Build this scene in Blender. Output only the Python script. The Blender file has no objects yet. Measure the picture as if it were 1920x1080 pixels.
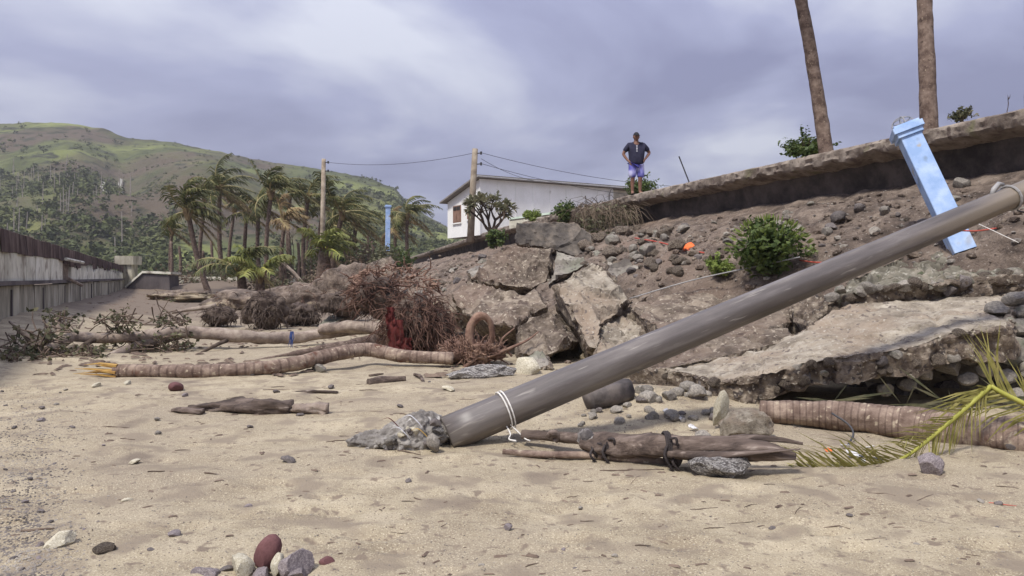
import bpy, bmesh, math, random
import numpy as np
from mathutils import Vector, Matrix, noise, Euler, Quaternion
R = math.radians
random.seed(7)
SC = bpy.context.scene
COL = SC.collection
# ------------------------------------------------------------------ camera
CAMZ, F, HOR = 1.2, 1400.0, 520.0        # eye height, focal length and horizon in photo pixels (1920 wide)
cd = bpy.data.cameras.new('camera'); cam = bpy.data.objects.new('camera', cd); COL.objects.link(cam)
cd.sensor_width = 36; cd.lens = 36 * F / 1920; cd.shift_y = -(540 - HOR) / 1920
cd.clip_start = 0.05; cd.clip_end = 6000
cam.location = (0, 0, CAMZ); cam.rotation_euler = (R(90), 0, 0)
SC.camera = cam
# ------------------------------------------------------------------ sky, sun, exposure
SUN_EL, SUN_AZ = 57, 219      # azimuth clockwise from +Y (view direction)
w = bpy.data.worlds.new('World'); SC.world = w; w.use_nodes = True
nt = w.node_tree; N = nt.nodes; L = nt.links; N.clear()
out = N.new('ShaderNodeOutputWorld'); bg = N.new('ShaderNodeBackground'); L.new(bg.outputs[0], out.inputs[0])
sky = N.new('ShaderNodeTexSky'); sky.sky_type = 'NISHITA'; sky.sun_disc = False
sky.sun_elevation = R(SUN_EL); sky.sun_rotation = R(SUN_AZ); sky.dust_density = 2.0
tc = N.new('ShaderNodeTexCoord'); sep = N.new('ShaderNodeSeparateXYZ'); L.new(tc.outputs['Generated'], sep.inputs[0])
zz = N.new('ShaderNodeMath'); zz.operation = 'MAXIMUM'; L.new(sep.outputs['Z'], zz.inputs[0]); zz.inputs[1].default_value = 0
za = N.new('ShaderNodeMath'); za.operation = 'ADD'; L.new(zz.outputs[0], za.inputs[0]); za.inputs[1].default_value = 0.40
dv = N.new('ShaderNodeVectorMath'); dv.operation = 'DIVIDE'; L.new(tc.outputs['Generated'], dv.inputs[0])
cz = N.new('ShaderNodeCombineXYZ')
for i in range(3): L.new(za.outputs[0], cz.inputs[i])
L.new(cz.outputs[0], dv.inputs[1])
mp = N.new('ShaderNodeMapping'); L.new(dv.outputs[0], mp.inputs[0])
mp.inputs['Location'].default_value = (37.7, 1.1, 4.4); mp.inputs['Scale'].default_value = (0.9, 0.9, 2.4)
n1 = N.new('ShaderNodeTexNoise'); L.new(mp.outputs[0], n1.inputs['Vector'])
n1.inputs['Scale'].default_value = 1.55; n1.inputs['Detail'].default_value = 6; n1.inputs['Roughness'].default_value = 0.5
n1.inputs['Distortion'].default_value = 0.35
cr = N.new('ShaderNodeValToRGB'); L.new(n1.outputs['Fac'], cr.inputs[0])
e = cr.color_ramp.elements
e[0].position = 0.39; e[0].color = (0.24, 0.25, 0.405, 1)
e[1].position = 0.62; e[1].color = (0.69, 0.715, 0.82, 1)
m_ = e.new(0.50); m_.color = (0.385, 0.405, 0.585, 1)
sm = N.new('ShaderNodeVectorMath'); sm.operation = 'SCALE'; L.new(sky.outputs[0], sm.inputs[0]); sm.inputs['Scale'].default_value = 0.10
mx = N.new('ShaderNodeMixRGB'); mx.inputs[0].default_value = 0.88; L.new(sm.outputs[0], mx.inputs[1]); L.new(cr.outputs[0], mx.inputs[2])
gz = N.new('ShaderNodeMath'); gz.operation = 'MULTIPLY_ADD'; L.new(zz.outputs[0], gz.inputs[0]); gz.inputs[1].default_value = 0.80; gz.inputs[2].default_value = 0.54   # overcast skies brighten towards the zenith
gs = N.new('ShaderNodeVectorMath'); gs.operation = 'SCALE'; L.new(mx.outputs[0], gs.inputs[0]); L.new(gz.outputs[0], gs.inputs['Scale'])
L.new(gs.outputs[0], bg.inputs[0]); bg.inputs[1].default_value = 1.0
sd = bpy.data.lights.new('sun', 'SUN'); sd.energy = 2.8; sd.angle = R(10); sd.color = (1, 0.95, 0.88)
sun = bpy.data.objects.new('sun', sd); COL.objects.link(sun)
az, el = R(SUN_AZ), R(SUN_EL)
sv = Vector((math.sin(az) * math.cos(el), math.cos(az) * math.cos(el), math.sin(el)))
sun.rotation_euler = sv.to_track_quat('Z', 'Y').to_euler()
vs = SC.view_settings; vs.view_transform = 'Standard'; vs.look = 'None'; vs.gamma = 1; vs.use_curve_mapping = False; vs.exposure = 0.60
SC.render.engine = 'CYCLES'

# ------------------------------------------------------------------ helpers
def P(px, py, Y): return Vector(((px - 960) / F * Y, Y, CAMZ - (py - HOR) / F * Y))
def fb(x, y, z=0.0, o=4): return noise.fractal(Vector((x, y, z)), 1.0, 2.0, o)   # about -1..1
def sstep(a, b, x):
    t = min(1, max(0, (x - a) / (b - a))); return t * t * (3 - 2 * t)
def lerp(a, b, t): return a + (b - a) * t
def tag(o, label=None, cat=None, group=None, kind=None):
    if label: o['label'] = label
    if cat: o['category'] = cat
    if group: o['group'] = group
    if kind: o['kind'] = kind
    return o
def empty(name, loc, label, cat, group=None):
    o = bpy.data.objects.new(name, None); o.location = loc; o.empty_display_size = 0.2
    COL.objects.link(o); return tag(o, label, cat, group)
PW = {}
def par(o, p):
    """parent o (built in world space) to p keeping its place"""
    o.parent = p
    o.location = Vector(o.location) - wl(p)
def wl(p):
    v = Vector(p.location)
    while p.parent: p = p.parent; v += Vector(p.location)
    return v
class MB:
    def __init__(s): s.v = []; s.f = []; s.m = []
    def add(s, vs, fs, mi=0):
        o = len(s.v); s.v += [tuple(q) for q in vs]; s.f += [tuple(i + o for i in g) for g in fs]; s.m += [mi] * len(fs)
    def quad(s, a, b, c, d, mi=0): s.add([a, b, c, d], [(0, 1, 2, 3)], mi)
    def tri(s, a, b, c, mi=0): s.add([a, b, c], [(0, 1, 2)], mi)
    def box(s, x0, x1, y0, y1, z0, z1, M=None, mi=0):
        vs = [Vector((x, y, z)) for z in (z0, z1) for y in (y0, y1) for x in (x0, x1)]
        if M: vs = [M @ q for q in vs]
        s.add(vs, [(0, 2, 3, 1), (4, 5, 7, 6), (0, 1, 5, 4), (2, 6, 7, 3), (0, 4, 6, 2), (1, 3, 7, 5)], mi)
    def tube(s, pts, rad, n=8, mi=0, cap=True, rough=0.0, rings=0, ringamp=0.0, seed=0, flat=1.0, band=0):
        pts = [Vector(q) for q in pts]; k = len(pts)
        if not hasattr(rad, '__len__'): rad = [rad] * k
        t0 = (pts[1] - pts[0]).normalized()
        up = Vector((0, 0, 1)) if abs(t0.z) < 0.9 else Vector((1, 0, 0))
        a = t0.cross(up).normalized(); vs = []
        for i, q in enumerate(pts):
            t = (pts[min(i + 1, k - 1)] - pts[max(i - 1, 0)])
            if t.length < 1e-9: t = t0
            t = t.normalized(); a = (a - t * a.dot(t)).normalized(); b = t.cross(a)
            rr = rad[i]
            if rings: rr *= 1 + ringamp * (((i / (k - 1) * rings) % 1.0) - 0.5) * (0.4 + 1.2 * abs(noise.noise(Vector((i * 0.37, seed, 0.5)))))
            for j in range(n):
                th = 2 * math.pi * j / n
                d = a * math.cos(th) * 1.0 + b * math.sin(th) * flat
                r2 = rr
                if rough: r2 *= 1 + rough * noise.fractal(Vector((q.x * 3.1 + seed, q.y * 3.1, q.z * 3.1)) + d * 1.7, 1.0, 2.2, 4)
                vs.append(q + d * r2)
        fs = [(i * n + j, i * n + (j + 1) % n, (i + 1) * n + (j + 1) % n, (i + 1) * n + j) for i in range(k - 1) for j in range(n)]
        if cap: fs += [tuple(reversed(range(n))), tuple((k - 1) * n + j for j in range(n))]
        s.add(vs, fs, mi)
        if band:
            o_ = len(s.m) - len(fs)
            rb = random.Random(seed)
            skip = [rb.random() < 0.22 for _ in range(k)]
            for i in range(k - 1):
                if i % band == 0 and not skip[i]:
                    for j in range(n): s.m[o_ + i * n + j] = mi + 1
    def build(s, name, mats, parent=None, smooth=False, sharp=0, origin=None, label=None, cat=None, group=None, kind=None):
        if not isinstance(mats, (list, tuple)): mats = [mats]
        me = bpy.data.meshes.new(name)
        V = np.array(s.v, dtype=float).reshape(-1, 3)
        if origin is None:
            if parent is not None: origin = wl(parent)
            else: origin = Vector((float((V[:, 0].min() + V[:, 0].max()) / 2), float((V[:, 1].min() + V[:, 1].max()) / 2), float(V[:, 2].min())))
        V = V - np.array(tuple(origin))
        me.from_pydata(V.tolist(), [], s.f)
        for m in mats: me.materials.append(m)
        if len(mats) > 1: me.polygons.foreach_set('material_index', s.m)
        if smooth: me.polygons.foreach_set('use_smooth', [True] * len(s.f))
        me.update()
        if sharp: me.set_sharp_from_angle(angle=R(sharp))
        o = bpy.data.objects.new(name, me); COL.objects.link(o)
        o.location = origin
        if parent is not None: par(o, parent)
        return tag(o, label, cat, group, kind)
def bez(pts, n):
    """Catmull-Rom through pts, n samples per span"""
    pts = [Vector(q) for q in pts]; q = [pts[0] * 2 - pts[1]] + pts + [pts[-1] * 2 - pts[-2]]; o = []
    for i in range(1, len(q) - 2):
        for k in range(n):
            t = k / n
            o.append(0.5 * ((2 * q[i]) + (q[i + 1] - q[i - 1]) * t + (2 * q[i - 1] - 5 * q[i] + 4 * q[i + 1] - q[i + 2]) * t * t + (3 * q[i] - q[i - 1] - 3 * q[i + 1] + q[i + 2]) * t ** 3))
    o.append(pts[-1]); return o
def rads(a, n):
    """list of radii interpolated to n values"""
    return [float(x) for x in np.interp(np.linspace(0, 1, n), np.linspace(0, 1, len(a)), a)]

# ------------------------------------------------------------------ materials
def M(name, cols, scale=4.0, detail=8, rough=0.9, bump=0.4, bscale=30.0, bdist=0.02, rnd=0.0, stretch=(1, 1, 1), speck=None, speckscale=60, spec=0.25, trans=0.0, layer=None, wave=None, big=None, mud=None):
    m = bpy.data.materials.new(name); m.use_nodes = True; t = m.node_tree; n = t.nodes; l = t.links; n.clear()
    o = n.new('ShaderNodeOutputMaterial'); b = n.new('ShaderNodeBsdfPrincipled')
    tc = n.new('ShaderNodeTexCoord'); mp = n.new('ShaderNodeMapping'); mp.inputs['Scale'].default_value = stretch
    l.new(tc.outputs['Object'], mp.inputs[0])
    oi = n.new('ShaderNodeObjectInfo')
    if rnd:
        va = n.new('ShaderNodeVectorMath'); va.operation = 'ADD'; l.new(tc.outputs['Object'], va.inputs[0])
        cx = n.new('ShaderNodeMath'); cx.operation = 'MULTIPLY'; l.new(oi.outputs['Random'], cx.inputs[0]); cx.inputs[1].default_value = 37.0
        l.new(cx.outputs[0], va.inputs[1]); l.new(va.outputs[0], mp.inputs[0])
    def nz(sc, de=6, ro=0.6):
        x = n.new('ShaderNodeTexNoise'); l.new(mp.outputs[0], x.inputs['Vector'])
        x.inputs['Scale'].default_value = sc; x.inputs['Detail'].default_value = de; x.inputs['Roughness'].default_value = ro; return x
    a = nz(scale, detail, 0.65)
    r = n.new('ShaderNodeValToRGB'); l.new(a.outputs['Fac'], r.inputs[0]); el = r.color_ramp.elements
    k = len(cols)
    for i, c in enumerate(cols):
        p = 0.37 + 0.26 * i / max(1, k - 1)
        if i < 2: el[i].position = p; q = el[i]
        else: q = el.new(p)
        q.color = (*c, 1)
    col = r.outputs[0]
    def mix(mode, fac, A, B):
        x = n.new('ShaderNodeMixRGB'); x.blend_type = mode
        if isinstance(fac, float): x.inputs[0].default_value = fac
        else: l.new(fac, x.inputs[0])
        for i, q in ((1, A), (2, B)):
            if isinstance(q, tuple): x.inputs[i].default_value = (*q, 1)
            else: l.new(q, x.inputs[i])
        return x.outputs[0]
    def rampfac(src, lo, hi):
        x = n.new('ShaderNodeMapRange'); l.new(src, x.inputs[0]); x.inputs[1].default_value = lo; x.inputs[2].default_value = hi; return x.outputs[0]
    if big:      # broad patches of another colour
        g = nz(big[1], 4, 0.55); col = mix('MIX', rampfac(g.outputs['Fac'], big[2], big[3]), col, big[0])
    if speck:
        for (c, sc, lo, hi) in speck:
            g = nz(sc, 2, 0.5); col = mix('MIX', rampfac(g.outputs['Fac'], lo, hi), col, c)
    if wave:     # rings: (colour, scale, axis, strength)
        g = n.new('ShaderNodeTexWave'); g.bands_direction = wave[2]; l.new(mp.outputs[0], g.inputs['Vector'])
        g.inputs['Scale'].default_value = wave[1]; g.inputs['Distortion'].default_value = 3; g.inputs['Detail'].default_value = 3
        x = n.new('ShaderNodeMath'); x.operation = 'MULTIPLY'; l.new(g.outputs['Fac'], x.inputs[0]); x.inputs[1].default_value = wave[3]
        col = mix('MIX', x.outputs[0], col, wave[0])
    if mud:      # brown silt left at the back of the beach: (colour, from y, to y)
        s2 = n.new('ShaderNodeSeparateXYZ'); l.new(tc.outputs['Object'], s2.inputs[0])
        g = nz(0.45, 6, 0.65); x = n.new('ShaderNodeMath'); x.operation = 'MULTIPLY_ADD'; l.new(g.outputs['Fac'], x.inputs[0]); x.inputs[1].default_value = 26.0; l.new(s2.outputs['Y'], x.inputs[2])
        f_ = n.new('ShaderNodeMath'); f_.operation = 'MULTIPLY'; l.new(rampfac(x.outputs[0], mud[1] + 13, mud[2] + 13), f_.inputs[0]); f_.inputs[1].default_value = 0.92
        col = mix('MIX', f_.outputs[0], col, mud[0])
    if layer:    # sand drifted over low ground: (colour, z full, z none)
        s2 = n.new('ShaderNodeSeparateXYZ'); l.new(tc.outputs['Object'], s2.inputs[0])
        g = nz(1.3, 5, 0.6); x = n.new('ShaderNodeMath'); x.operation = 'MULTIPLY_ADD'; l.new(g.outputs['Fac'], x.inputs[0]); x.inputs[1].default_value = -2.2; l.new(s2.outputs['Z'], x.inputs[2])
        col = mix('MIX', rampfac(x.outputs[0], layer[2] - 1.1, layer[1] - 1.1), col, layer[0])
    if rnd:
        mr = n.new('ShaderNodeMapRange'); l.new(oi.outputs['Random'], mr.inputs[0]); mr.inputs[3].default_value = 1 - rnd; mr.inputs[4].default_value = 1 + rnd
        hs = n.new('ShaderNodeHueSaturation'); l.new(col, hs.inputs['Color']); l.new(mr.outputs[0], hs.inputs['Value'])
        col = hs.outputs[0]
    l.new(col, b.inputs['Base Color'])
    rv = n.new('ShaderNodeMapRange'); l.new(a.outputs['Fac'], rv.inputs[0]); rv.inputs[3].default_value = min(1, rough + 0.08); rv.inputs[4].default_value = max(0, rough - 0.12)
    l.new(rv.outputs[0], b.inputs['Roughness']); b.inputs['Specular IOR Level'].default_value = spec
    if bump:
        g = nz(bscale, 6, 0.7); bm = n.new('ShaderNodeBump'); bm.inputs['Strength'].default_value = bump; bm.inputs['Distance'].default_value = bdist
        l.new(g.outputs['Fac'], bm.inputs['Height']); l.new(bm.outputs[0], b.inputs['Normal'])
    if trans:
        tr = n.new('ShaderNodeBsdfTranslucent'); l.new(col, tr.inputs[0]); ms = n.new('ShaderNodeMixShader'); ms.inputs[0].default_value = trans
        l.new(b.outputs[0], ms.inputs[1]); l.new(tr.outputs[0], ms.inputs[2]); l.new(ms.outputs[0], o.inputs[0])
    else: l.new(b.outputs[0], o.inputs[0])
    return m
SANDC = (0.42, 0.35, 0.235)
m_sand = M('sand', [(0.28, 0.23, 0.158), (0.37, 0.312, 0.215), (0.455, 0.39, 0.275)], 2.2, rough=0.95, bump=0.8, bscale=48, bdist=0.016,
           speck=[((0.54, 0.475, 0.34), 130, 0.56, 0.66), ((0.20, 0.155, 0.115), 90, 0.60, 0.68), ((0.22, 0.175, 0.13), 13, 0.60, 0.70), ((0.265, 0.218, 0.16), 3.1, 0.55, 0.66), ((0.21, 0.17, 0.128), 1.7, 0.62, 0.72)], big=((0.31, 0.258, 0.185), 0.55, 0.46, 0.62), mud=((0.165, 0.128, 0.098), 14.0, 23.0))
m_soil = M('soil', [(0.09, 0.069, 0.056), (0.19, 0.147, 0.116), (0.31, 0.248, 0.196)], 2.6, rough=0.97, bump=1.0, bscale=14, bdist=0.09,
           speck=[((0.36, 0.31, 0.26), 26, 0.64, 0.70), ((0.08, 0.06, 0.05), 18, 0.62, 0.72)], big=((0.24, 0.178, 0.138), 0.6, 0.5, 0.7), layer=(SANDC, 0.1, 0.55))
m_conc = M('concrete', [(0.20, 0.17, 0.133), (0.325, 0.282, 0.222), (0.46, 0.41, 0.33)], 3.4, detail=12, rough=0.95, bump=0.9, bscale=18, bdist=0.04, rnd=0.08,
           speck=[((0.14, 0.115, 0.10), 14, 0.60, 0.70), ((0.46, 0.42, 0.35), 30, 0.63, 0.70)], big=((0.30, 0.235, 0.175), 0.9, 0.48, 0.66))
m_conc2 = M('concrete_grey', [(0.17, 0.15, 0.135), (0.26, 0.235, 0.20), (0.35, 0.32, 0.27)], 3.0, rough=0.93, bump=0.6, bscale=26, bdist=0.025, rnd=0.1,
            speck=[((0.11, 0.095, 0.085), 12, 0.60, 0.68)], big=((0.19, 0.19, 0.145), 1.0, 0.5, 0.66))
m_pink = M('concrete_earth', [(0.10, 0.078, 0.061), (0.20, 0.16, 0.124), (0.35, 0.292, 0.226)], 2.8, detail=12, rough=0.96, bump=1.0, bscale=11, bdist=0.07, rnd=0.08,
           speck=[((0.11, 0.08, 0.065), 7, 0.58, 0.68), ((0.43, 0.37, 0.29), 16, 0.60, 0.68)], big=((0.215, 0.162, 0.126), 0.8, 0.48, 0.62))
m_aggr = M('aggregate', [(0.085, 0.065, 0.053), (0.19, 0.15, 0.115), (0.34, 0.285, 0.22)], 7.0, rough=0.96, bump=1.0, bscale=30, bdist=0.04, rnd=0.1,
           speck=[((0.09, 0.075, 0.07), 16, 0.60, 0.66), ((0.46, 0.41, 0.33), 26, 0.63, 0.68)])
m_moss = M('stained_concrete', [(0.07, 0.062, 0.058), (0.12, 0.105, 0.09), (0.22, 0.185, 0.15)], 2.5, rough=0.95, bump=0.6, bscale=20, bdist=0.03)
m_green = M('algae_concrete', [(0.12, 0.108, 0.085), (0.19, 0.175, 0.135), (0.30, 0.265, 0.21)], 3.0, rough=0.95, bump=0.8, bscale=20, bdist=0.04,
            speck=[((0.36, 0.34, 0.28), 15, 0.60, 0.68), ((0.09, 0.10, 0.06), 9, 0.60, 0.70)])
m_stone = M('cobble', [(0.13, 0.12, 0.105), (0.20, 0.18, 0.155), (0.28, 0.255, 0.215)], 5, rough=0.8, bump=0.3, bscale=40, bdist=0.01, rnd=0.35, speck=[((0.36, 0.33, 0.28), 22, 0.64, 0.72)])
m_stoneb = M('cobble_dark', [(0.075, 0.065, 0.062), (0.12, 0.105, 0.10), (0.18, 0.155, 0.14)], 6, rough=0.75, bump=0.3, bscale=40, bdist=0.01, rnd=0.3)
m_stoner = M('red_stone', [(0.12, 0.055, 0.055), (0.16, 0.075, 0.075)], 6, rough=0.85, bump=0.25, bscale=50, bdist=0.006, rnd=0.1)
m_stonep = M('purple_stone', [(0.12, 0.10, 0.103), (0.19, 0.163, 0.165), (0.27, 0.235, 0.225)], 9, rough=0.75, bump=0.3, bscale=50, bdist=0.008, rnd=0.15, speck=[((0.45, 0.42, 0.40), 18, 0.66, 0.72)])
m_stonew = M('pale_stone', [(0.34, 0.30, 0.22), (0.48, 0.44, 0.33), (0.58, 0.55, 0.45)], 9, rough=0.85, bump=0.4, bscale=40, bdist=0.008, rnd=0.12, speck=[((0.2, 0.17, 0.13), 16, 0.62, 0.7)])
m_barn = M('encrusted', [(0.10, 0.09, 0.088), (0.24, 0.22, 0.205), (0.60, 0.57, 0.52)], 5, rough=0.9, bump=1.0, bscale=26, bdist=0.03, speck=[((0.66, 0.64, 0.60), 14, 0.55, 0.62), ((0.06, 0.05, 0.05), 17, 0.60, 0.68)])
m_pole = M('pole_metal', [(0.085, 0.074, 0.068), (0.125, 0.109, 0.10), (0.185, 0.165, 0.148)], 9.0, detail=12, rough=0.46, bump=0.15, bscale=30, bdist=0.004, spec=0.5, stretch=(0.12, 1, 1),
           speck=[((0.075, 0.062, 0.055), 4, 0.60, 0.74), ((0.27, 0.245, 0.215), 26, 0.64, 0.72), ((0.24, 0.20, 0.15), 2.2, 0.62, 0.76)])
m_bark = M('palm_bark', [(0.085, 0.058, 0.046), (0.15, 0.108, 0.086), (0.225, 0.17, 0.135)], 7, rough=0.92, bump=0.7, bscale=30, bdist=0.015, rnd=0.1, speck=[((0.06, 0.04, 0.032), 9, 0.60, 0.70), ((0.28, 0.22, 0.165), 30, 0.64, 0.70)])
m_bark_near = M('palm_bark_red', [(0.135, 0.092, 0.072), (0.23, 0.168, 0.132), (0.35, 0.27, 0.208)], 6, detail=10, rough=0.92, bump=0.9, bscale=26, bdist=0.02, speck=[((0.12, 0.06, 0.042), 5, 0.62, 0.72), ((0.44, 0.37, 0.27), 24, 0.62, 0.70)])
m_bark_ring = M('palm_ring_scar', [(0.09, 0.06, 0.048), (0.15, 0.107, 0.085), (0.27, 0.205, 0.16)], 6, rough=0.95, bump=0.6, bscale=30)
m_bark_grey = M('bark_grey', [(0.16, 0.125, 0.105), (0.27, 0.215, 0.175), (0.37, 0.31, 0.25)], 5, rough=0.92, bump=0.7, bscale=26, bdist=0.02, rnd=0.1)
m_wood = M('driftwood', [(0.05, 0.037, 0.031), (0.11, 0.082, 0.067), (0.205, 0.16, 0.132)], 5, rough=0.85, bump=0.8, bscale=24, bdist=0.015, stretch=(0.25, 3, 3), rnd=0.12, speck=[((0.30, 0.25, 0.21), 10, 0.66, 0.76)])
m_woodp = M('split_wood', [(0.30, 0.17, 0.055), (0.52, 0.34, 0.10)], 6, rough=0.8, bump=0.5, bscale=40, bdist=0.01)
m_twig = M('twig', [(0.07, 0.05, 0.04), (0.16, 0.12, 0.09)], 8, rough=0.9, bump=0.3, rnd=0.3)
m_root = M('root_fibre', [(0.10, 0.055, 0.04), (0.19, 0.115, 0.085), (0.27, 0.18, 0.13)], 6, rough=0.95, bump=0.5, bscale=40, rnd=0.15)
m_rootd = M('root_dark', [(0.05, 0.035, 0.03), (0.10, 0.075, 0.06), (0.16, 0.125, 0.10)], 5, rough=0.97, bump=0.9, bscale=24, bdist=0.05, rnd=0.1)
m_frond = M('palm_leaf', [(0.04, 0.05, 0.017), (0.085, 0.095, 0.031), (0.17, 0.16, 0.06)], 1.5, rough=0.6, bump=0, rnd=0.3, trans=0.25)
m_frondy = M('palm_leaf_young', [(0.10, 0.125, 0.03), (0.19, 0.21, 0.06), (0.28, 0.27, 0.09)], 1.5, rough=0.6, bump=0, rnd=0.25, trans=0.25)
m_frondd = M('palm_leaf_dry', [(0.14, 0.095, 0.05), (0.25, 0.18, 0.09), (0.33, 0.26, 0.14)], 2, rough=0.8, bump=0, rnd=0.2, trans=0.15)
m_ribdull = M('rib_dull', [(0.20, 0.17, 0.07), (0.33, 0.28, 0.12)], 1, rough=0.6, bump=0)
m_rachis = M('rachis', [(0.28, 0.28, 0.05), (0.40, 0.39, 0.09)], 5, rough=0.5, bump=0)
m_nearleaf = M('frond_leaflet', [(0.17, 0.16, 0.04), (0.26, 0.24, 0.07), (0.36, 0.32, 0.12)], 9, rough=0.6, bump=0, trans=0.2)
m_leaf = M('shrub_leaf', [(0.035, 0.06, 0.018), (0.075, 0.11, 0.03), (0.14, 0.18, 0.05)], 6, rough=0.55, bump=0, trans=0.25)
m_leafl = M('light_leaf', [(0.14, 0.19, 0.04), (0.24, 0.30, 0.08)], 6, rough=0.55, bump=0, trans=0.25)
m_leafd = M('dull_leaf', [(0.05, 0.055, 0.03), (0.11, 0.11, 0.06), (0.19, 0.175, 0.10)], 5, rough=0.7, bump=0, trans=0.2)
m_leafp = M('plumeria_leaf', [(0.14, 0.145, 0.085), (0.24, 0.24, 0.15), (0.36, 0.32, 0.19)], 4, rough=0.6, bump=0, trans=0.2)
m_dry = M('dry_brush', [(0.12, 0.09, 0.065), (0.22, 0.17, 0.12)], 6, rough=0.9, bump=0, trans=0.15)
m_hill = M('hill_grass', [(0.055, 0.066, 0.026), (0.095, 0.11, 0.038), (0.145, 0.16, 0.052)], 0.03, detail=12, rough=0.98, bump=0.9, bscale=0.25, bdist=2.0,
           big=((0.105, 0.082, 0.055), 0.012, 0.48, 0.60), speck=[((0.20, 0.225, 0.07), 0.022, 0.56, 0.68), ((0.04, 0.045, 0.022), 0.14, 0.55, 0.68)])
m_hilltree = M('hill_foliage', [(0.048, 0.06, 0.024), (0.08, 0.095, 0.035), (0.125, 0.135, 0.05)], 0.08, rough=0.95, bump=0)
m_trunkfar = M('far_trunk', [(0.26, 0.22, 0.185), (0.38, 0.34, 0.29)], 1, rough=0.95, bump=0)
m_road = M('pale_track', [(0.27, 0.265, 0.22), (0.33, 0.32, 0.27)], 0.3, rough=0.95, bump=0)
m_white = M('white_paint', [(0.80, 0.80, 0.76), (0.89, 0.89, 0.86)], 1.2, rough=0.7, bump=0.1, speck=[((0.55, 0.53, 0.48), 2.5, 0.66, 0.8)])
m_roof = M('roof_metal', [(0.17, 0.155, 0.14), (0.25, 0.23, 0.21)], 2, rough=0.7, bump=0.1)
m_brownw = M('brown_shutter', [(0.20, 0.12, 0.085), (0.28, 0.175, 0.13)], 4, rough=0.7, bump=0.2)
m_darkv = M('dark_glass', [(0.03, 0.028, 0.03), (0.06, 0.055, 0.055)], 2, rough=0.3, bump=0)
m_cream = M('cream_plaster', [(0.46, 0.44, 0.36), (0.62, 0.60, 0.50), (0.72, 0.70, 0.61)], 1.3, rough=0.9, bump=0.2, rnd=0.12, speck=[((0.27, 0.235, 0.19), 2.2, 0.56, 0.70)])
m_wallb = M('weathered_wall', [(0.16, 0.145, 0.11), (0.31, 0.285, 0.225), (0.46, 0.43, 0.35)], 1.3, rough=0.95, bump=0.4, bscale=12, bdist=0.03, rnd=0.12, stretch=(1, 1, 0.35), speck=[((0.10, 0.085, 0.075), 2.8, 0.56, 0.68)])
m_rust = M('rusty_sheet', [(0.06, 0.045, 0.042), (0.105, 0.075, 0.068), (0.16, 0.12, 0.105)], 1.5, rough=0.85, bump=0.2, rnd=0.25, stretch=(1, 1, 0.4))
m_dark = M('dark_concrete', [(0.07, 0.06, 0.062), (0.105, 0.09, 0.09), (0.15, 0.13, 0.125)], 1.0, rough=0.95, bump=0.3, stretch=(1, 1, 0.4))
m_blue = M('blue_paint', [(0.28, 0.42, 0.68), (0.36, 0.50, 0.76), (0.47, 0.60, 0.80)], 3.5, rough=0.6, bump=0.15, speck=[((0.24, 0.33, 0.48), 6, 0.62, 0.70), ((0.42, 0.40, 0.37), 5, 0.66, 0.70), ((0.26, 0.22, 0.18), 2.4, 0.64, 0.74)])
m_wood_pole = M('timber_pole', [(0.17, 0.135, 0.10), (0.27, 0.222, 0.165), (0.36, 0.31, 0.24)], 2, rough=0.9, bump=0.3, rnd=0.2)
m_wire = M('cable_black', [(0.05, 0.05, 0.055), (0.07, 0.07, 0.075)], 2, rough=0.7, bump=0)
m_steel = M('galvanised', [(0.26, 0.26, 0.26), (0.36, 0.35, 0.34)], 9, rough=0.5, bump=0.1)
m_rope = M('rope_black', [(0.03, 0.025, 0.025), (0.06, 0.05, 0.048)], 20, rough=0.95, bump=0.5, bscale=90)
m_string = M('string_white', [(0.62, 0.60, 0.56), (0.75, 0.73, 0.68)], 20, rough=0.9, bump=0)
m_orange = M('orange_cloth', [(0.75, 0.14, 0.04), (0.85, 0.22, 0.07)], 5, rough=0.8, bump=0.2)
m_redrope = M('red_rope', [(0.40, 0.07, 0.05), (0.52, 0.11, 0.08)], 9, rough=0.9, bump=0)
m_redcloth = M('red_cloth', [(0.07, 0.016, 0.015), (0.13, 0.028, 0.025)], 5, rough=0.95, bump=0.5)
m_litter = M('plastic_litter', [(0.55, 0.54, 0.54), (0.70, 0.70, 0.71)], 8, rough=0.5, bump=0.3, rnd=0.25)
m_skin = M('skin', [(0.20, 0.105, 0.075), (0.25, 0.135, 0.095)], 6, rough=0.6, bump=0)
m_shirt = M('navy_shirt', [(0.022, 0.022, 0.045), (0.035, 0.034, 0.062)], 7, rough=0.9, bump=0.3, bscale=14, bdist=0.02)
m_shorts = M('blue_shorts', [(0.05, 0.05, 0.26), (0.16, 0.16, 0.52), (0.50, 0.50, 0.72)], 3.2, detail=1, rough=0.85, bump=0.3, bscale=12, bdist=0.02)
m_cap = M('black_cap', [(0.018, 0.018, 0.022), (0.03, 0.03, 0.035)], 7, rough=0.9, bump=0.1)
m_print = M('shirt_print', [(0.45, 0.45, 0.50), (0.55, 0.55, 0.60)], 7, rough=0.9, bump=0)
m_gravel = M('gravel', [(0.09, 0.08, 0.075), (0.17, 0.15, 0.135), (0.30, 0.27, 0.23)], 3, detail=2, rough=0.9, bump=0)
m_bank = M('gravel_bank', [(0.22, 0.19, 0.165), (0.32, 0.285, 0.245)], 1.2, rough=0.97, bump=0.8, bscale=6, bdist=0.08, speck=[((0.13, 0.11, 0.10), 3, 0.55, 0.68)])

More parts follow.
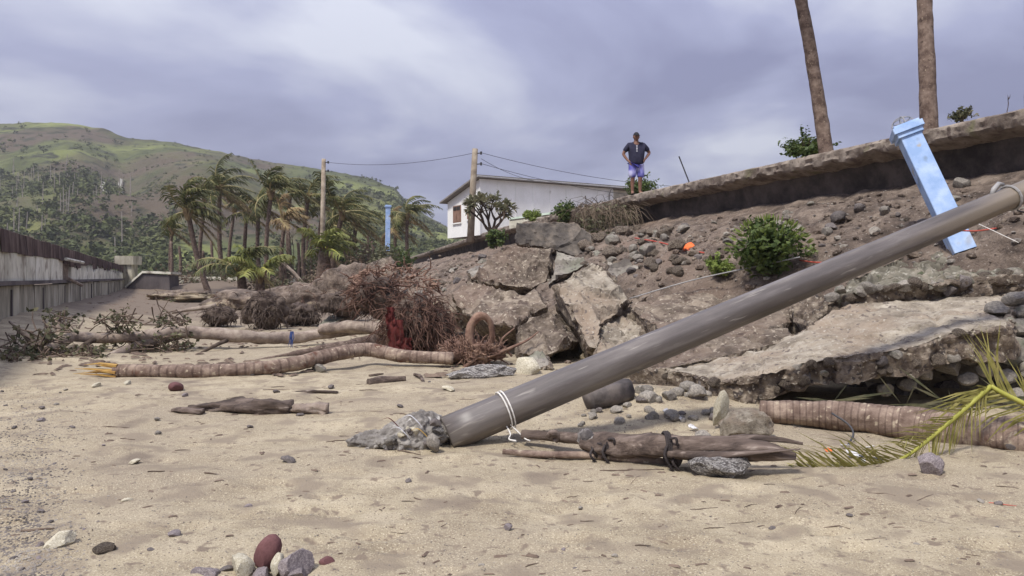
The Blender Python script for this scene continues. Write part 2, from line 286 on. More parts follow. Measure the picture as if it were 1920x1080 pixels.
# ------------------------------------------------------------------ terrain functions
EDGE = [(12.5, -4.5), (7.3, 10.7), (3.55, 21.6), (-0.8, 37), (-9, 75), (-20, 125)]   # outer edge of the undermined promenade
PROF_D = [-2.4, -0.9, -0.45, 0.0, 1.0, 2.2, 3.2, 4.4, 5.6, 6.4, 7.2, 9.0]
PROF_Z = [3.1, 3.0, 2.80, 2.62, 2.32, 2.0, 1.62, 1.02, 0.42, 0.12, -0.08, -0.5]
TOPZ = 3.62
def edist(x, y):
    best = 1e9; sg = 1
    for (ax, ay), (bx, by) in zip(EDGE[:-1], EDGE[1:]):
        ux, uy = bx - ax, by - ay; t = max(0, min(1, ((x - ax) * ux + (y - ay) * uy) / (ux * ux + uy * uy)))
        qx, qy = ax + ux * t, ay + uy * t; d = math.hypot(x - qx, y - qy)
        if d < best: best = d; sg = 1 if (ux * (y - ay) - uy * (x - ax)) > 0 else -1
    return best * sg
def footk(y): return lerp(0.60, 1.0, sstep(8.5, 13.5, y))
HOL = lambda x, y: sstep(1.9, 2.6, x) * (1 - sstep(5.2, 6.0, x)) * (1 - sstep(8.3, 9.0, y))      # washed-out hollow under the tilted slab
def emb(x, y, d=None):
    if d is None: d = edist(x, y)
    de = d / footk(y) if d > 0 else d
    z = float(np.interp(de, PROF_D, PROF_Z))
    h_ = HOL(x, y)
    if h_ > 0: z = lerp(z, min(z, -0.1), h_)
    a = (0.5 * sstep(-1.0, -0.3, de) + 0.5 * sstep(-0.2, 1.4, de)) * (1 - sstep(6.3, 7.4, de))
    z += a * (0.16 * fb(x * 0.5, y * 0.5, 3.1) + 0.17 * fb(x * 1.6, y * 1.6, 7.7, 6) + 0.07 * abs(fb(x * 5, y * 5, 2.2, 4)))
    return z
def wallx(y): return -9.6 - 0.45 * (y - 14)
DENTS = [(-0.70, 3.50, 0.13, 0.05, 0.030), (-0.55, 3.55, 0.08, 0.05, 0.025), (-0.92, 3.85, 0.10, 0.06, 0.022), (-1.35, 3.75, 0.12, 0.07, 0.020), (-0.50, 3.30, 0.10, 0.045, 0.025),
         (0.35, 3.4, 0.1, 0.05, 0.015), (1.2, 3.3, 0.12, 0.05, 0.018), (1.6, 3.7, 0.1, 0.05, 0.015), (-1.9, 4.4, 0.12, 0.06, 0.02), (-0.15, 4.2, 0.14, 0.06, 0.012)]
rgd = random.Random(17)
for _ in range(46): DENTS.append((rgd.uniform(-2.6, 2.8), rgd.uniform(2.9, 5.6), rgd.uniform(.05, .13), rgd.uniform(.035, .06), rgd.uniform(.014, .034)))
def beach(x, y):
    z = 0.045 * fb(x * 0.35, y * 0.35, 1.0, 3)
    r = math.hypot(x, y)
    if r < 30: z += 0.022 * fb(x * 1.9, y * 2.8, 5.0, 5) + 0.006 * abs(fb(x * 7, y * 11, 9.0, 3))
    if r < 9: z += 0.0035 * fb(x * 22, y * 26, 4.0, 2)
    if y < 6:
        for (dx, dy, a, b, h) in DENTS:
            q = ((x - dx) / a) ** 2 + ((y - dy) / b) ** 2
            if q < 6: z -= h * math.exp(-q) - 0.4 * h * math.exp(-((math.sqrt(q) - 1.7) / 0.5) ** 2)
    z += 0.16 * math.exp(-(((x - 1.3) / 0.9) ** 2 + ((y - 7.0) / 0.7) ** 2))
    z += 1.15 * math.exp(-(((x + 20.5) / 3.4) ** 2 + ((y - 52) / 5.0) ** 2))          # bank at the far end
    wd = x - wallx(y)
    if 0 < y < 50: z += 0.45 * (1 - sstep(-0.2, 3.2, wd + 0.5 * fb(x * 0.4, y * 0.4, 2))) * sstep(8, 16, y)
    if y > 60: z += 1.5 * sstep(60, 110, y)
    return z
def ground(x, y):
    b = beach(x, y); d = edist(x, y)
    if d < 0: return TOPZ
    return max(b, emb(x, y, d)) if d < 9 else b
def hit(px, py, lift=0.0, y0=2.0, y1=70.0):
    """the point where the sight line to a photo pixel meets the ground raised by lift"""
    ux, uz = (px - 960) / F, -(py - HOR) / F; Y = y0
    while Y < y1:
        if CAMZ + uz * Y <= ground(ux * Y, Y) + lift: break
        Y += 0.05 if Y < 20 else 0.2
    return Vector((ux * Y, Y, CAMZ + uz * Y))

# ------------------------------------------------------------------ beach, embankment, promenade, upper ground
def lines(lo, hi, step, outer, g=1.12):
    a = list(np.arange(lo, hi + 1e-6, step)); s = step; q = lo; L_ = []
    while q > outer[0]: s *= g; q -= s; L_.append(q)
    s = step; q = hi; U = []
    while q < outer[1]: s *= g; q += s; U.append(q)
    return L_[::-1] + a + U
def gridmesh(xs, ys, fn, name, mat, skip=None):
    nx, ny = len(xs), len(ys)
    V = [(x, y, fn(x, y)) for y in ys for x in xs]
    Fc = [(j * nx + i, j * nx + i + 1, (j + 1) * nx + i + 1, (j + 1) * nx + i) for j in range(ny - 1) for i in range(nx - 1) if not (skip and skip(xs[i], ys[j]))]
    b = MB(); b.add(V, Fc); return b.build(name, mat, smooth=True, origin=Vector((0, 0, 0)))
xs = lines(-4.2, 4.4, 0.042, (-1500, 1500)); ys = lines(2.6, 8.0, 0.032, (-60, 2500), 1.10)
tag(gridmesh(xs, ys, beach, 'beach', m_sand, skip=lambda x, y: y < 70 and edist(x, y) < -3), kind='structure')
# embankment strip, in steps along and across the edge
def edgept(s):
    for (ax, ay), (bx, by) in zip(EDGE[:-1], EDGE[1:]):
        l_ = math.hypot(bx - ax, by - ay)
        if s <= l_: t = s / l_; return ax + (bx - ax) * t, ay + (by - ay) * t, (bx - ax) / l_, (by - ay) / l_
        s -= l_
    return bx, by, (bx - ax) / l_, (by - ay) / l_
ELEN = sum(math.hypot(b[0] - a[0], b[1] - a[1]) for a, b in zip(EDGE[:-1], EDGE[1:]))
def edgen(s):
    x, y, ux, uy = edgept(s); x2, y2, vx, vy = edgept(s + 1.2); x3, y3, wx, wy = edgept(max(0, s - 1.2))
    ux, uy = vx + wx, vy + wy; l_ = math.hypot(ux, uy); return x, y, -uy / l_, ux / l_
ss = list(np.arange(8, 42, 0.085)) + list(np.arange(42, ELEN - 1, 0.5)); ds = list(np.arange(-2.5, 7.6, 0.075))
V = []
for s in ss:
    x, y, nx_, ny_ = edgen(s)
    for d in ds: V.append((x + nx_ * d, y + ny_ * d, emb(x + nx_ * d, y + ny_ * d, d) + (0.03 * fb(s * 2, d * 2, 4.4) if d < 0.5 else 0)))
nd = len(ds); b = MB(); b.add(V, [(i * nd + j, (i + 1) * nd + j, (i + 1) * nd + j + 1, i * nd + j + 1) for i in range(len(ss) - 1) for j in range(nd - 1)])
tag(b.build('embankment', m_soil, smooth=True, origin=Vector((0, 0, 0))), kind='structure')
# promenade slab, broken along its outer edge
m_prom = M('promenade_concrete', [(0.14, 0.112, 0.092), (0.24, 0.20, 0.165), (0.35, 0.30, 0.25)], 2.4, rough=0.95, bump=0.8, bscale=16, bdist=0.03,
           speck=[((0.13, 0.10, 0.085), 7, 0.58, 0.68), ((0.17, 0.16, 0.09), 2.2, 0.62, 0.74)])
ss = list(np.arange(6, 45, 0.06)) + list(np.arange(45, ELEN - 1, 0.4)); V = []; k = 13
for s in ss:
    x, y, nx_, ny_ = edgen(s)
    j1 = 0.10 * fb(s * 1.4, 1.3, 0, 6); j2 = 0.13 * fb(s * 3.2, 4.3, 0, 6); j3 = 0.2 * fb(s * 2.7, 8.3, 0, 6); zt = 0.008 * fb(s * 1.5, 2.2, 0, 5)
    th = 0.27 + 0.08 * fb(s * 1.3, 11.0, 0, 6)
    def fd(z): return 0.03 * fb(s * 0.8, z * 2.0, 3.3, 4) + 0.035 * fb(s * 6.5, z * 16.0, 6.1, 5)
    for (d, z) in ((-7, TOPZ - 0.03), (-2.5, TOPZ - 0.01), (-0.35, TOPZ + zt), (-0.03 + fd(TOPZ), TOPZ - 0.003 + zt), (fd(TOPZ - .03), TOPZ - 0.03 + zt), (fd(TOPZ - .09) + .01, TOPZ - th * 0.28), (fd(TOPZ - .16), TOPZ - th * 0.5), (fd(TOPZ - .22), TOPZ - th * 0.7), (fd(TOPZ - .28) - .03, TOPZ - th * 0.88), (-0.12 + fd(TOPZ - .34), TOPZ - th), (-0.5, TOPZ - 0.36 + 0.05 * fb(s * 2.0, 3, 3)), (-1.3, TOPZ - 0.37 + 0.05 * fb(s * 2.0, 6, 3)), (-7, TOPZ - 0.4)):
        V.append((x + nx_ * d, y + ny_ * d, z))
b = MB(); b.add(V, [(i * k + j, (i + 1) * k + j, (i + 1) * k + j + 1, i * k + j + 1) for i in range(len(ss) - 1) for j in range(k - 1)])
tag(b.build('promenade', m_prom, smooth=True, sharp=38, origin=Vector((0, 0, 0))), kind='structure')
V = []; k = 5       # near-black band set back beneath the slab's outer edge
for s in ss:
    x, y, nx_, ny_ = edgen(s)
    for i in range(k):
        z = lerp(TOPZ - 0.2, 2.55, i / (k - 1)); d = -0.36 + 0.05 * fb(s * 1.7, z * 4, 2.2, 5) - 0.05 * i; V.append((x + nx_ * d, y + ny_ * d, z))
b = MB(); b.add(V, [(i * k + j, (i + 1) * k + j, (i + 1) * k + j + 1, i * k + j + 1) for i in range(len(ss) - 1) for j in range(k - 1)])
m_darkband = M('dark_band', [(0.04, 0.034, 0.032), (0.075, 0.063, 0.057), (0.12, 0.10, 0.088)], 2.0, rough=0.95, bump=0.8, bscale=12, bdist=0.04)
tag(b.build('promenade_band', m_darkband, smooth=True, origin=Vector((0, 0, 0))), kind='structure')
b = MB(); V = []
for s in np.arange(0, ELEN, 3.0):
    x, y, nx_, ny_ = edgen(s); V += [(x - nx_ * 6.9, y - ny_ * 6.9, TOPZ - 0.06), (x - nx_ * 320, y - ny_ * 200, TOPZ - 0.06)]
k = len(V) // 2; b.add(V, [(2 * i + 1, 2 * i + 3, 2 * i + 2, 2 * i) for i in range(k - 1)])
tag(b.build('upper_ground', m_soil, origin=Vector((0, 0, 0))), kind='structure')

# ------------------------------------------------------------------ hill with its woods
SIL = [(-900, 300), (-400, 262), (-150, 240), (0, 232), (70, 229), (150, 233), (200, 243), (240, 258), (330, 268), (430, 290), (520, 306), (620, 320), (690, 335), (740, 352), (765, 382), (800, 405), (845, 428), (930, 470), (1050, 508), (1300, 535)]
SX = [q[0] for q in SIL]; SY = [q[1] for q in SIL]
Y0, Y1, Y2 = 120.0, 420.0, 700.0
def hillz(px, Y):
    top = CAMZ + (HOR - float(np.interp(px, SX, SY))) / F * Y1
    X = (px - 960) / F * Y
    u = (Y - Y0) / (Y1 - Y0)
    if u < 1:
        z = top * (0.16 * u + 0.84 * (u ** 1.35))
        sp = math.exp(-((px - 395 - 60 * (u - 0.5)) / 105) ** 2) * math.exp(-((u - 0.55) / 0.28) ** 2)      # nearer grassy spur
        gl = math.exp(-((px - 235 + 120 * (u - 0.6)) / 55) ** 2) * math.exp(-((u - 0.62) / 0.3) ** 2)        # gully
        z += 9 * sp - 6 * gl
        a = math.sin(math.pi * max(0, u)) ** 0.7 * min(1, top / 30)
        z += a * (7 * fb(X * 0.012, Y * 0.012, 1.1, 5) + 2.5 * fb(X * 0.05, Y * 0.05, 3, 4)) + min(1, top / 30) * 0.8 * fb(X * 0.12, Y * 0.12, 6, 3)
    else: z = top * (1 - 0.3 * ((Y - Y1) / (Y2 - Y1))) - 10 * ((Y - Y1) / (Y2 - Y1)) + 0.8 * fb(X * 0.12, Y * 0.12, 6, 3) * max(0, 1 - (Y - Y1) / 40)
    return z
pxs = list(np.arange(-900, 1301, 6)); hy = list(np.linspace(Y0 - 15, Y1, 110)) + list(np.linspace(Y1 + 12, Y2, 10))
V = [((p - 960) / F * y, y, hillz(p, y)) for y in hy for p in pxs]; k = len(pxs)
b = MB(); b.add(V, [(j * k + i, j * k + i + 1, (j + 1) * k + i + 1, (j + 1) * k + i) for j in range(len(hy) - 1) for i in range(k - 1)])
tag(b.build('hill', m_hill, smooth=True, origin=Vector((0, 0, 0))), kind='structure')
rg = random.Random(3); b = MB()
def leafcloud(b, c, r, rz, n, sz, rg, mi=0, flat=0.0):
    for _ in range(n):
        d = Vector((rg.gauss(0, 1), rg.gauss(0, 1), rg.gauss(0, 1))).normalized(); q = rg.random() ** 0.4
        p = c + Vector((d.x * r * q, d.y * r * q, d.z * rz * q))
        a = Vector((rg.gauss(0, 1), rg.gauss(0, 1), rg.gauss(0, 0.6))).normalized(); e_ = d.cross(a)
        if e_.length < 0.05: continue
        e_.normalize(); s = sz * rg.uniform(0.6, 1.3)
        b.add([p - a * s, p + e_ * s * 0.6, p + a * s, p - e_ * s * 0.6], [(0, 1, 2, 3)], mi)
for i in range(6800):
    px = rg.uniform(-250, 860); u = rg.random() ** 0.85
    if rg.random() > 0.25:        # the wooded flank and foot
        px = rg.uniform(-250, 330) if rg.random() < 0.72 else rg.uniform(560, 860); u = rg.uniform(0.0, 0.8)
    if px < 330 and u > 0.62 and rg.random() < 0.7: continue
    Y = Y0 + u * (Y1 - Y0) * 0.995; X = (px - 960) / F * Y
    if fb(X * 0.02, Y * 0.02, 8.8, 3) < -0.12 and rg.random() < 0.8: continue
    z = hillz(px, Y); r = rg.uniform(0.7, 1.8)
    if 230 < px < 560 and u > 0.3: r *= 0.5
    h = rg.uniform(0.7, 3.4) if r > 1.4 else 0.3
    leafcloud(b, Vector((X, Y, z + h * .6 + r * 0.2)), r, r * 0.75, 18, r * 0.34, rg)
tag(b.build('hillside_wood', m_hilltree, label='dull green wood and scrub covering the hillside', cat='wood', origin=Vector((0, 0, 0)), kind='stuff'))
b = MB()
for i in range(70):
    px = rg.uniform(-60, 250); u = rg.uniform(0.12, 0.62); Y = Y0 + u * (Y1 - Y0); X = (px - 960) / F * Y; z = hillz(px, Y); h = rg.uniform(2.5, 8)
    b.tube([(X, Y, z - 0.5), (X + rg.uniform(-.4, .4), Y, z + h)], [0.17, 0.09], 4, cap=False)
tag(b.build('bare_hillside_trunks', m_trunkfar, label='pale bare trunks standing among the hillside scrub', cat='wood', origin=Vector((0, 0, 0)), kind='stuff'))
b = MB()
for path in ([(228, 0.66), (224, 0.62), (229, 0.58), (222, 0.545)], [(194, 0.50), (190, 0.45), (195, 0.40), (204, 0.36)]):
    pr = None
    for (px, u) in path:
        Y = Y0 + u * (Y1 - Y0); q = [Vector(((px + o - 960) / F * Y, Y, hillz(px + o, Y) + 1.2)) for o in (-3, 3)]
        if pr: b.quad(pr[0], pr[1], q[1], q[0])
        pr = q
tag(b.build('hill_track', m_road, origin=Vector((0, 0, 0))), kind='structure')
# ------------------------------------------------------------------ sea wall on the far side of the beach
rg = random.Random(11)
WD = Vector((-0.45, 1, 0)).normalized(); WN = Vector((WD.y, -WD.x, 0))     # along the wall, towards the beach
W0 = Vector((wallx(7.0), 7.0, 0)); WLEN = 45.0
WM = Matrix.Translation(W0) @ Matrix(((WD.x, -WN.x, 0, 0), (WD.y, -WN.y, 0, 0), (0, 0, 1, 0), (0, 0, 0, 1)))   # local x along, local -y to the beach
wall = empty('sea_wall', W0, 'long weathered sea wall with pale panels and rusty corrugated sheeting along its top', 'wall')
def wpart(name, mat, fn, smooth=False):
    q = MB(); fn(q); return q.build(name, mat, wall, smooth)
x = 0.0
while x < WLEN - 0.2:                      # lower concrete panels with recessed joints
    L_ = min(1.95 + rg.uniform(-0.1, 0.1), WLEN - x); dy = rg.uniform(-0.015, 0.015)
    wpart('base_panel', m_wallb, lambda q: q.box(x + 0.012, x + L_ - 0.012, dy, 0.4, -0.3, 1.02 + rg.uniform(-0.02, 0.02), WM))
    x += L_
wpart('ledge', m_dark, lambda q: q.box(0, WLEN, -0.07, 0.42, 1.0421, 1.125, WM))
s_gap0, s_gap1 = 16.4, 18.4                 # the broken bay
x = 0.0
while x < s_gap0 - 0.1:
    L_ = min(1.18, s_gap0 - x)
    wpart('plaster_panel', m_cream, lambda q: q.box(x + 0.012, x + L_ - 0.012, 0.03 + rg.uniform(-.01, .01), 0.25, 1.127, 1.70, WM)); x += L_
x = s_gap1
while x < WLEN - 0.3:                       # ragged remains of the upper wall
    L_ = min(rg.uniform(0.5, 1.1), WLEN - x); t = 1.62 - 0.2 * (x - s_gap1) / 26
    pts = [t + rg.uniform(-0.2, 0.14) for _ in range(5)]
    def frag(q):
        for i in range(4):
            a, c = x + L_ * i / 4, x + L_ * (i + 1) / 4
            vs = [Vector((X_, y_, z_)) for y_ in (0.03, 0.25) for (X_, z_) in ((a, 1.127), (c, 1.127), (c, pts[i + 1]), (a, pts[i]))]
            q.add([WM @ u for u in vs], [(0, 1, 2, 3), (7, 6, 5, 4), (3, 2, 6, 7)] + ([(0, 3, 7, 4)] if i == 0 else []) + ([(1, 5, 6, 2)] if i == 3 else []))
    wpart('broken_wall_panel', m_cream, frag); x += L_
for x in (16.5, 17.1, 18.2): wpart('post', m_bark_grey, lambda q: q.box(x, x + 0.12, 0.1, 0.22, 1.127, 1.9, WM))
wpart('loose_beam', m_cream, lambda q: q.tube([WM @ Vector((16.0, -0.1, 1.73)), WM @ Vector((18.9, -0.25, 1.68))], 0.05, 6))
wpart('fallen_board', m_bark_grey, lambda q: q.tube([WM @ Vector((16.4, -0.12, 1.16)), WM @ Vector((18.0, -0.3, 0.95))], 0.05, 6))
for x in np.arange(0.9, WLEN, 3.9): wpart('pipe_stain', m_dark, lambda q: q.box(x, x + 0.07, -0.022, 0.02, 0.35, 0.95, WM))
x = 0.0
while x < WLEN + 0.5:                       # corrugated sheets, each its own
    L_ = 0.86; z0 = 1.70 + rg.uniform(-0.03, 0.03) if x < s_gap0 - .4 else 1.66 + rg.uniform(-0.18, 0.1); z1 = 2.17 - 0.006 * x + rg.uniform(-0.012, 0.012); off = rg.uniform(0, 0.03); tilt = rg.uniform(-0.03, 0.05)
    def sheet(q):
        n_ = 30; vs = []
        for i in range(n_ + 1):
            X_ = x + 0.9 * i / n_; y_ = 0.0 + off + 0.03 * math.sin(i / n_ * 2 * math.pi * 7)
            vs += [WM @ Vector((X_, y_ - tilt, z0)), WM @ Vector((X_, y_, z1)), WM @ Vector((X_, y_ + 1.7, z1 + 0.28))]
        q.add(vs, [f for i in range(n_) for f in ((3 * i, 3 * i + 3, 3 * i + 4, 3 * i + 1), (3 * i + 1, 3 * i + 4, 3 * i + 5, 3 * i + 2))])
    wpart('corrugated_sheet', m_rust, sheet); x += L_
# pillar and dark ramp wall at its end
q = MB(); c = P(234, 520, 47); q.box(c.x - 0.42, c.x + 0.42, c.y, c.y + 0.8, 0, 2.0); q.box(c.x - 0.6, c.x + 0.6, c.y - 0.15, c.y + 0.95, 2.0, 2.55)
q.build('gate_pillar', m_wallb, label='squat weathered pillar with a wide cap at the end of the sea wall', cat='pillar')
rw = empty('ramp_wall', P(277, 560, 46), 'dark concrete ramp wall with slanting end and pale coping beyond the beach', 'wall')
q = MB(); pl = [(236, 562), (236, 541), (268, 514), (317, 516), (319, 562)]; A = [P(px, py, 46) for px, py in pl]; B = [v + Vector((-1.2, 4, 0)) for v in A]
k = 5; q.add(A + B, [(0, 4, 3, 2, 1), (5, 6, 7, 8, 9)] + [(i, (i + 1) % k, (i + 1) % k + k, i + k) for i in range(k)]); q.build('wall_body', m_dark, rw)
q = MB()
for (p1, p2) in (((234, 541), (267, 512)), ((267, 512), (320, 514))):
    a, c = P(*p1, 45.9), P(*p2, 45.9); o = Vector((-1.2, 4.2, 0)); t = Vector((0, 0, 0.14)); q.add([a, c, c + t, a + t, a + o, c + o, c + o + t, a + o + t], [(0, 1, 2, 3), (7, 6, 5, 4), (3, 2, 6, 7), (0, 4, 5, 1), (0, 3, 7, 4), (1, 5, 6, 2)])
q.build('coping', m_cream, rw)
q = MB(); a = P(322, 524, 58); c = P(560, 524, 58); q.box(a.x, c.x, 58, 58.3, 0.2, 1.25); q.build('low_cream_wall', m_cream, label='low cream wall running behind the palm trunks', cat='wall')

# ------------------------------------------------------------------ palms
WIND = Vector((1.0, 0.15, 0))
def frond(crown, az, el, ln, droop, sweep, rg, mat, parent, npair=25, lw=0.046, ll=0.78, name='frond'):
    d = Vector((math.cos(az) * math.cos(el), math.sin(az) * math.cos(el), math.sin(el)))
    pts = []; p = Vector(crown); n = 9
    for i in range(n + 1):
        pts.append(p.copy()); t = i / n
        d = (d + Vector((0, 0, -droop)) * (0.2 + t) / n * 2.4 + WIND * sweep / n * 1.8).normalized(); p = p + d * ln / n
    b = MB(); b.tube(pts, rads([0.055, 0.04, 0.012], n + 1), 4, mi=1, cap=False)
    for i in range(npair):
        t = 0.14 + 0.86 * i / (npair - 1); f = t * n; k = min(n - 1, int(f)); q = pts[k].lerp(pts[k + 1], f - k)
        ax = (pts[k + 1] - pts[k]).normalized(); sd = ax.cross(Vector((0, 0, 1)))
        if sd.length < 0.1: sd = Vector((0, 1, 0))
        sd.normalize(); l2 = ll * (0.45 + 0.75 * math.sin(math.pi * (0.12 + 0.8 * t))) * rg.uniform(0.8, 1.15)
        for s in (-1, 1):
            if rg.random() < 0.13: continue
            e1 = (ax * 0.55 + sd * s * 0.8 + Vector((0, 0, -0.15)) + WIND * sweep * 0.35 + Vector((rg.uniform(-.15, .15), rg.uniform(-.15, .15), rg.uniform(-.12, .12)))).normalized()
            e2 = (e1 + Vector((0, 0, -0.75 - 0.5 * rg.random())) + WIND * sweep * 0.5).normalized()
            w_ = ax * lw; m = q + e1 * l2 * 0.5; b.add([q - w_, q + w_, m + w_, m - w_, m + e2 * l2 * 0.5], [(0, 1, 2, 3), (3, 2, 4)])
    return b.build(name, [mat, m_rachis if mat is m_frondy else m_ribdull], parent)
PALM_N = [0]
def palm(base, crown, r0, label, nf=15, ln=2.6, seed=1, sweep=0.9, mat=None, group='palms of the battered grove', dead=3, bend=0.3, name='coconut_palm', npair=24, boots=False, el0=-0.3):
    rg = random.Random(seed); mat = mat or m_frond
    t = empty(name, base, label, 'palm', group)
    mid = base.lerp(crown, 0.45) + Vector((-bend * (crown - base).length * 0.12, 0, 0)); pts = bez([base - Vector((0, 0, 0.3)), mid, crown], 9)
    b = MB(); b.tube(pts, rads([r0 * 1.35, r0, r0 * 0.9, r0 * 0.8], len(pts)), 9, rough=0.15, rings=len(pts) * 0.5, ringamp=0.08, seed=seed); b.build('trunk', m_bark, t, smooth=True)
    nf = int(nf * 0.95)
    for i in range(nf):
        az = 2 * math.pi * (i + rg.uniform(-.35, .35)) / nf; lay = rg.random(); el = lerp(el0, 1.25, lay ** 0.8)
        fm = m_frondd if (i < dead) else mat
        if i < dead: el = rg.uniform(-0.9, -0.4)
        frond(crown, az, el, ln * rg.uniform(0.8, 1.1), 0.8 * rg.uniform(0.7, 1.4), sweep * rg.uniform(0.5, 1.3), rg, fm, t, npair=npair)
    b = MB()
    for i in range(8):
        a = 2 * math.pi * i / 8; b.tube([crown + Vector((0, 0, -0.45)), crown + Vector((math.cos(a) * 0.28, math.sin(a) * 0.28, 0.15 + rg.uniform(-.1, .2)))], [0.14, 0.05], 5)
    b.build('crown_sheath', m_frondd, t)
    return t
# crown px, py, base px, base py, depth, trunk radius, fronds, frond length, label
GROVE = [(352, 398, 398, 562, 46, 0.17, 18, 2.7, 'leaning palm with bright swept crown nearest the sea wall ramp', m_frond),
         (412, 352, 424, 545, 55, 0.17, 17, 3.0, 'tallest green-crowned palm rising behind the leaning palm', m_frond),
         (508, 362, 504, 545, 54, 0.17, 17, 2.9, 'tall straight palm with drooping dark fronds in the middle of the grove', m_frond),
         (462, 398, 466, 545, 60, 0.16, 14, 2.6, 'shorter dark palm between the two tall palms', m_frond),
         (578, 368, 572, 540, 58, 0.17, 15, 3.0, 'ragged palm with browned fronds left of the pale timber pole', m_frond),
         (642, 400, 622, 535, 52, 0.20, 22, 3.3, 'broad bushy palm beside the pale timber pole', m_frond),
         (628, 425, 640, 535, 56, 0.18, 16, 2.9, 'low dark palm behind the bushy palm', m_frond),
         (322, 432, 324, 540, 62, 0.15, 9, 1.9, 'thin storm-stripped palm at the seaward end of the grove', m_frond),
         (440, 388, 432, 545, 64, 0.15, 10, 2.2, 'thin palm with yellowing fronds half hidden in the grove', m_frondd),
         (385, 372, 378, 545, 60, 0.16, 13, 2.6, 'slim palm close behind the leaning palm crown', m_frond),
         (485, 385, 492, 545, 58, 0.16, 13, 2.5, 'slim palm with half-stripped crown beside the tall straight palm', m_frond),
         (545, 350, 548, 545, 64, 0.16, 13, 2.8, 'tall thin palm rising between the straight and the ragged palms', m_frond),
         (605, 388, 598, 540, 62, 0.16, 14, 2.7, 'dark palm directly behind the pale timber pole', m_frond),
         (668, 420, 662, 530, 60, 0.17, 15, 2.8, 'dark drooping palm right of the broad bushy palm', m_frond),
         (534, 412, 530, 545, 50, 0.15, 10, 2.0, 'short brown-fronded palm low in the middle of the grove', m_frondd),
         (764, 402, 768, 500, 66, 0.17, 18, 2.9, 'swept palm beyond the far blue pillar', m_frond),
         (742, 425, 745, 500, 68, 0.16, 12, 2.4, 'pale feathery palm close behind the far blue pillar', m_frondd)]
for i, (cx, cy, bx, by, Y, r0, nf, ln, lab, mt) in enumerate(GROVE):
    bp = P(bx, by, Y)
    palm(bp, P(cx, cy, Y - 1.0), r0, lab, nf, ln, 40 + i, 0.9, mt, dead=3 if mt is m_frond else 2)
for i, (cx, cy, bx, by, Y, nf, ln, lab) in enumerate([(450, 505, 458, 565, 40, 11, 2.6, 'young palm with long arching fronds at the edge of the sand'), (488, 515, 487, 570, 39, 11, 2.1, 'young upright palm beside the arching young palm'),
                                                 (609, 470, 604, 540, 44, 13, 1.9, 'yellow-green young palm on a thick brown trunk')]):
    palm(P(bx, by, Y), P(cx, cy, Y - 0.3), 0.26 if i < 2 else 0.42, lab, nf, ln, 80 + i, 0.35, m_frondy if i != 0 else m_frond, group='young palms', dead=1, bend=0, name='young_palm', el0=0.1)
rg = random.Random(5)
for (x0, y0, x1, y1, Y) in [(322, 520, 321, 452, 60), (338, 520, 336, 462, 61), (384, 540, 380, 470, 60), (394, 540, 396, 450, 64), (545, 540, 541, 430, 62), (556, 545, 559, 455, 55), (590, 540, 583, 448, 60), (655, 530, 662, 450, 60), (532, 545, 528, 470, 50), (688, 512, 690, 440, 62), (700, 508, 697, 452, 66), (575, 530, 579, 425, 66)]:
    q = MB(); a, c = P(x0, y0, Y), P(x1, y1, Y); q.tube(bez([a - Vector((0, 0, 0.4)), a.lerp(c, 0.5) + Vector((rg.uniform(-.15, .15), 0, 0)), c], 5), rads([0.17, 0.12, 0.10], 11), 7, rough=0.3, seed=x0)
    q.build('snapped_palm', m_bark, smooth=True, label='bare snapped palm trunk standing in the grove', cat='palm', group='snapped palms of the grove')
for i, (x0, y0, x1, y1, Y) in enumerate([(395, 575, 388, 545, 44), (575, 540, 528, 490, 45)]):
    q = MB(); a, c = P(x0, y0, Y), P(x1, y1, Y); q.tube([a, a.lerp(c, .5) + Vector((0, 0, .1)), c], [0.13, 0.11, 0.09], 7); q.build('leaning_log', m_bark_grey, label=['short stump post beside the leaning palm foot', 'slender log leaning in the grove behind the young palms'][i], cat='log')
def bush(name, label, c, rx, rz, n, sz, mat, seed, group=None, cat='shrub', stems=6, lobes=7, ry=None):
    rg = random.Random(seed); t = empty(name, c, label, cat, group); b = MB()
    for i in range(lobes):
        a = rg.uniform(0, 6.28); q = rg.uniform(0.1, 0.62); lc = c + Vector((math.cos(a) * rx * q, math.sin(a) * (ry or rx) * q, rz * (0.25 + 1.15 * i / lobes) * rg.uniform(.85, 1.1)))
        leafcloud(b, lc, rx * rg.uniform(0.36, 0.55), rz * rg.uniform(0.4, 0.62), int(n * 1.7) // lobes, sz * 0.85, rg)
    for i in range(26):      # sprigs standing out of the mass
        d = Vector((rg.gauss(0, 1), rg.gauss(0, 1), abs(rg.gauss(0, .9)) + .1)).normalized(); o_ = c + Vector((d.x * rx * .6, d.y * rx * .6, rz * .55 + d.z * rz * .75)); l_ = rx * rg.uniform(.25, .6)
        for k_ in range(7): q_ = o_ + d * l_ * k_ / 6; leafcloud(b, q_, sz * .9, sz * .9, 2, sz * .7, rg)
    b.build('foliage', mat, t); b = MB()
    for i in range(stems):
        a = rg.uniform(0, 6.28); b.tube([c + Vector((0, 0, -0.08)), c + Vector((math.cos(a) * rx * 0.3, math.sin(a) * rx * 0.3, rz * 0.7)), c + Vector((math.cos(a) * rx * 0.6, math.sin(a) * rx * 0.6, rz * rg.uniform(1, 1.5)))], [rx * 0.05, rx * 0.03, rx * 0.012], 5)
    b.build('stem', m_twig, t); return t
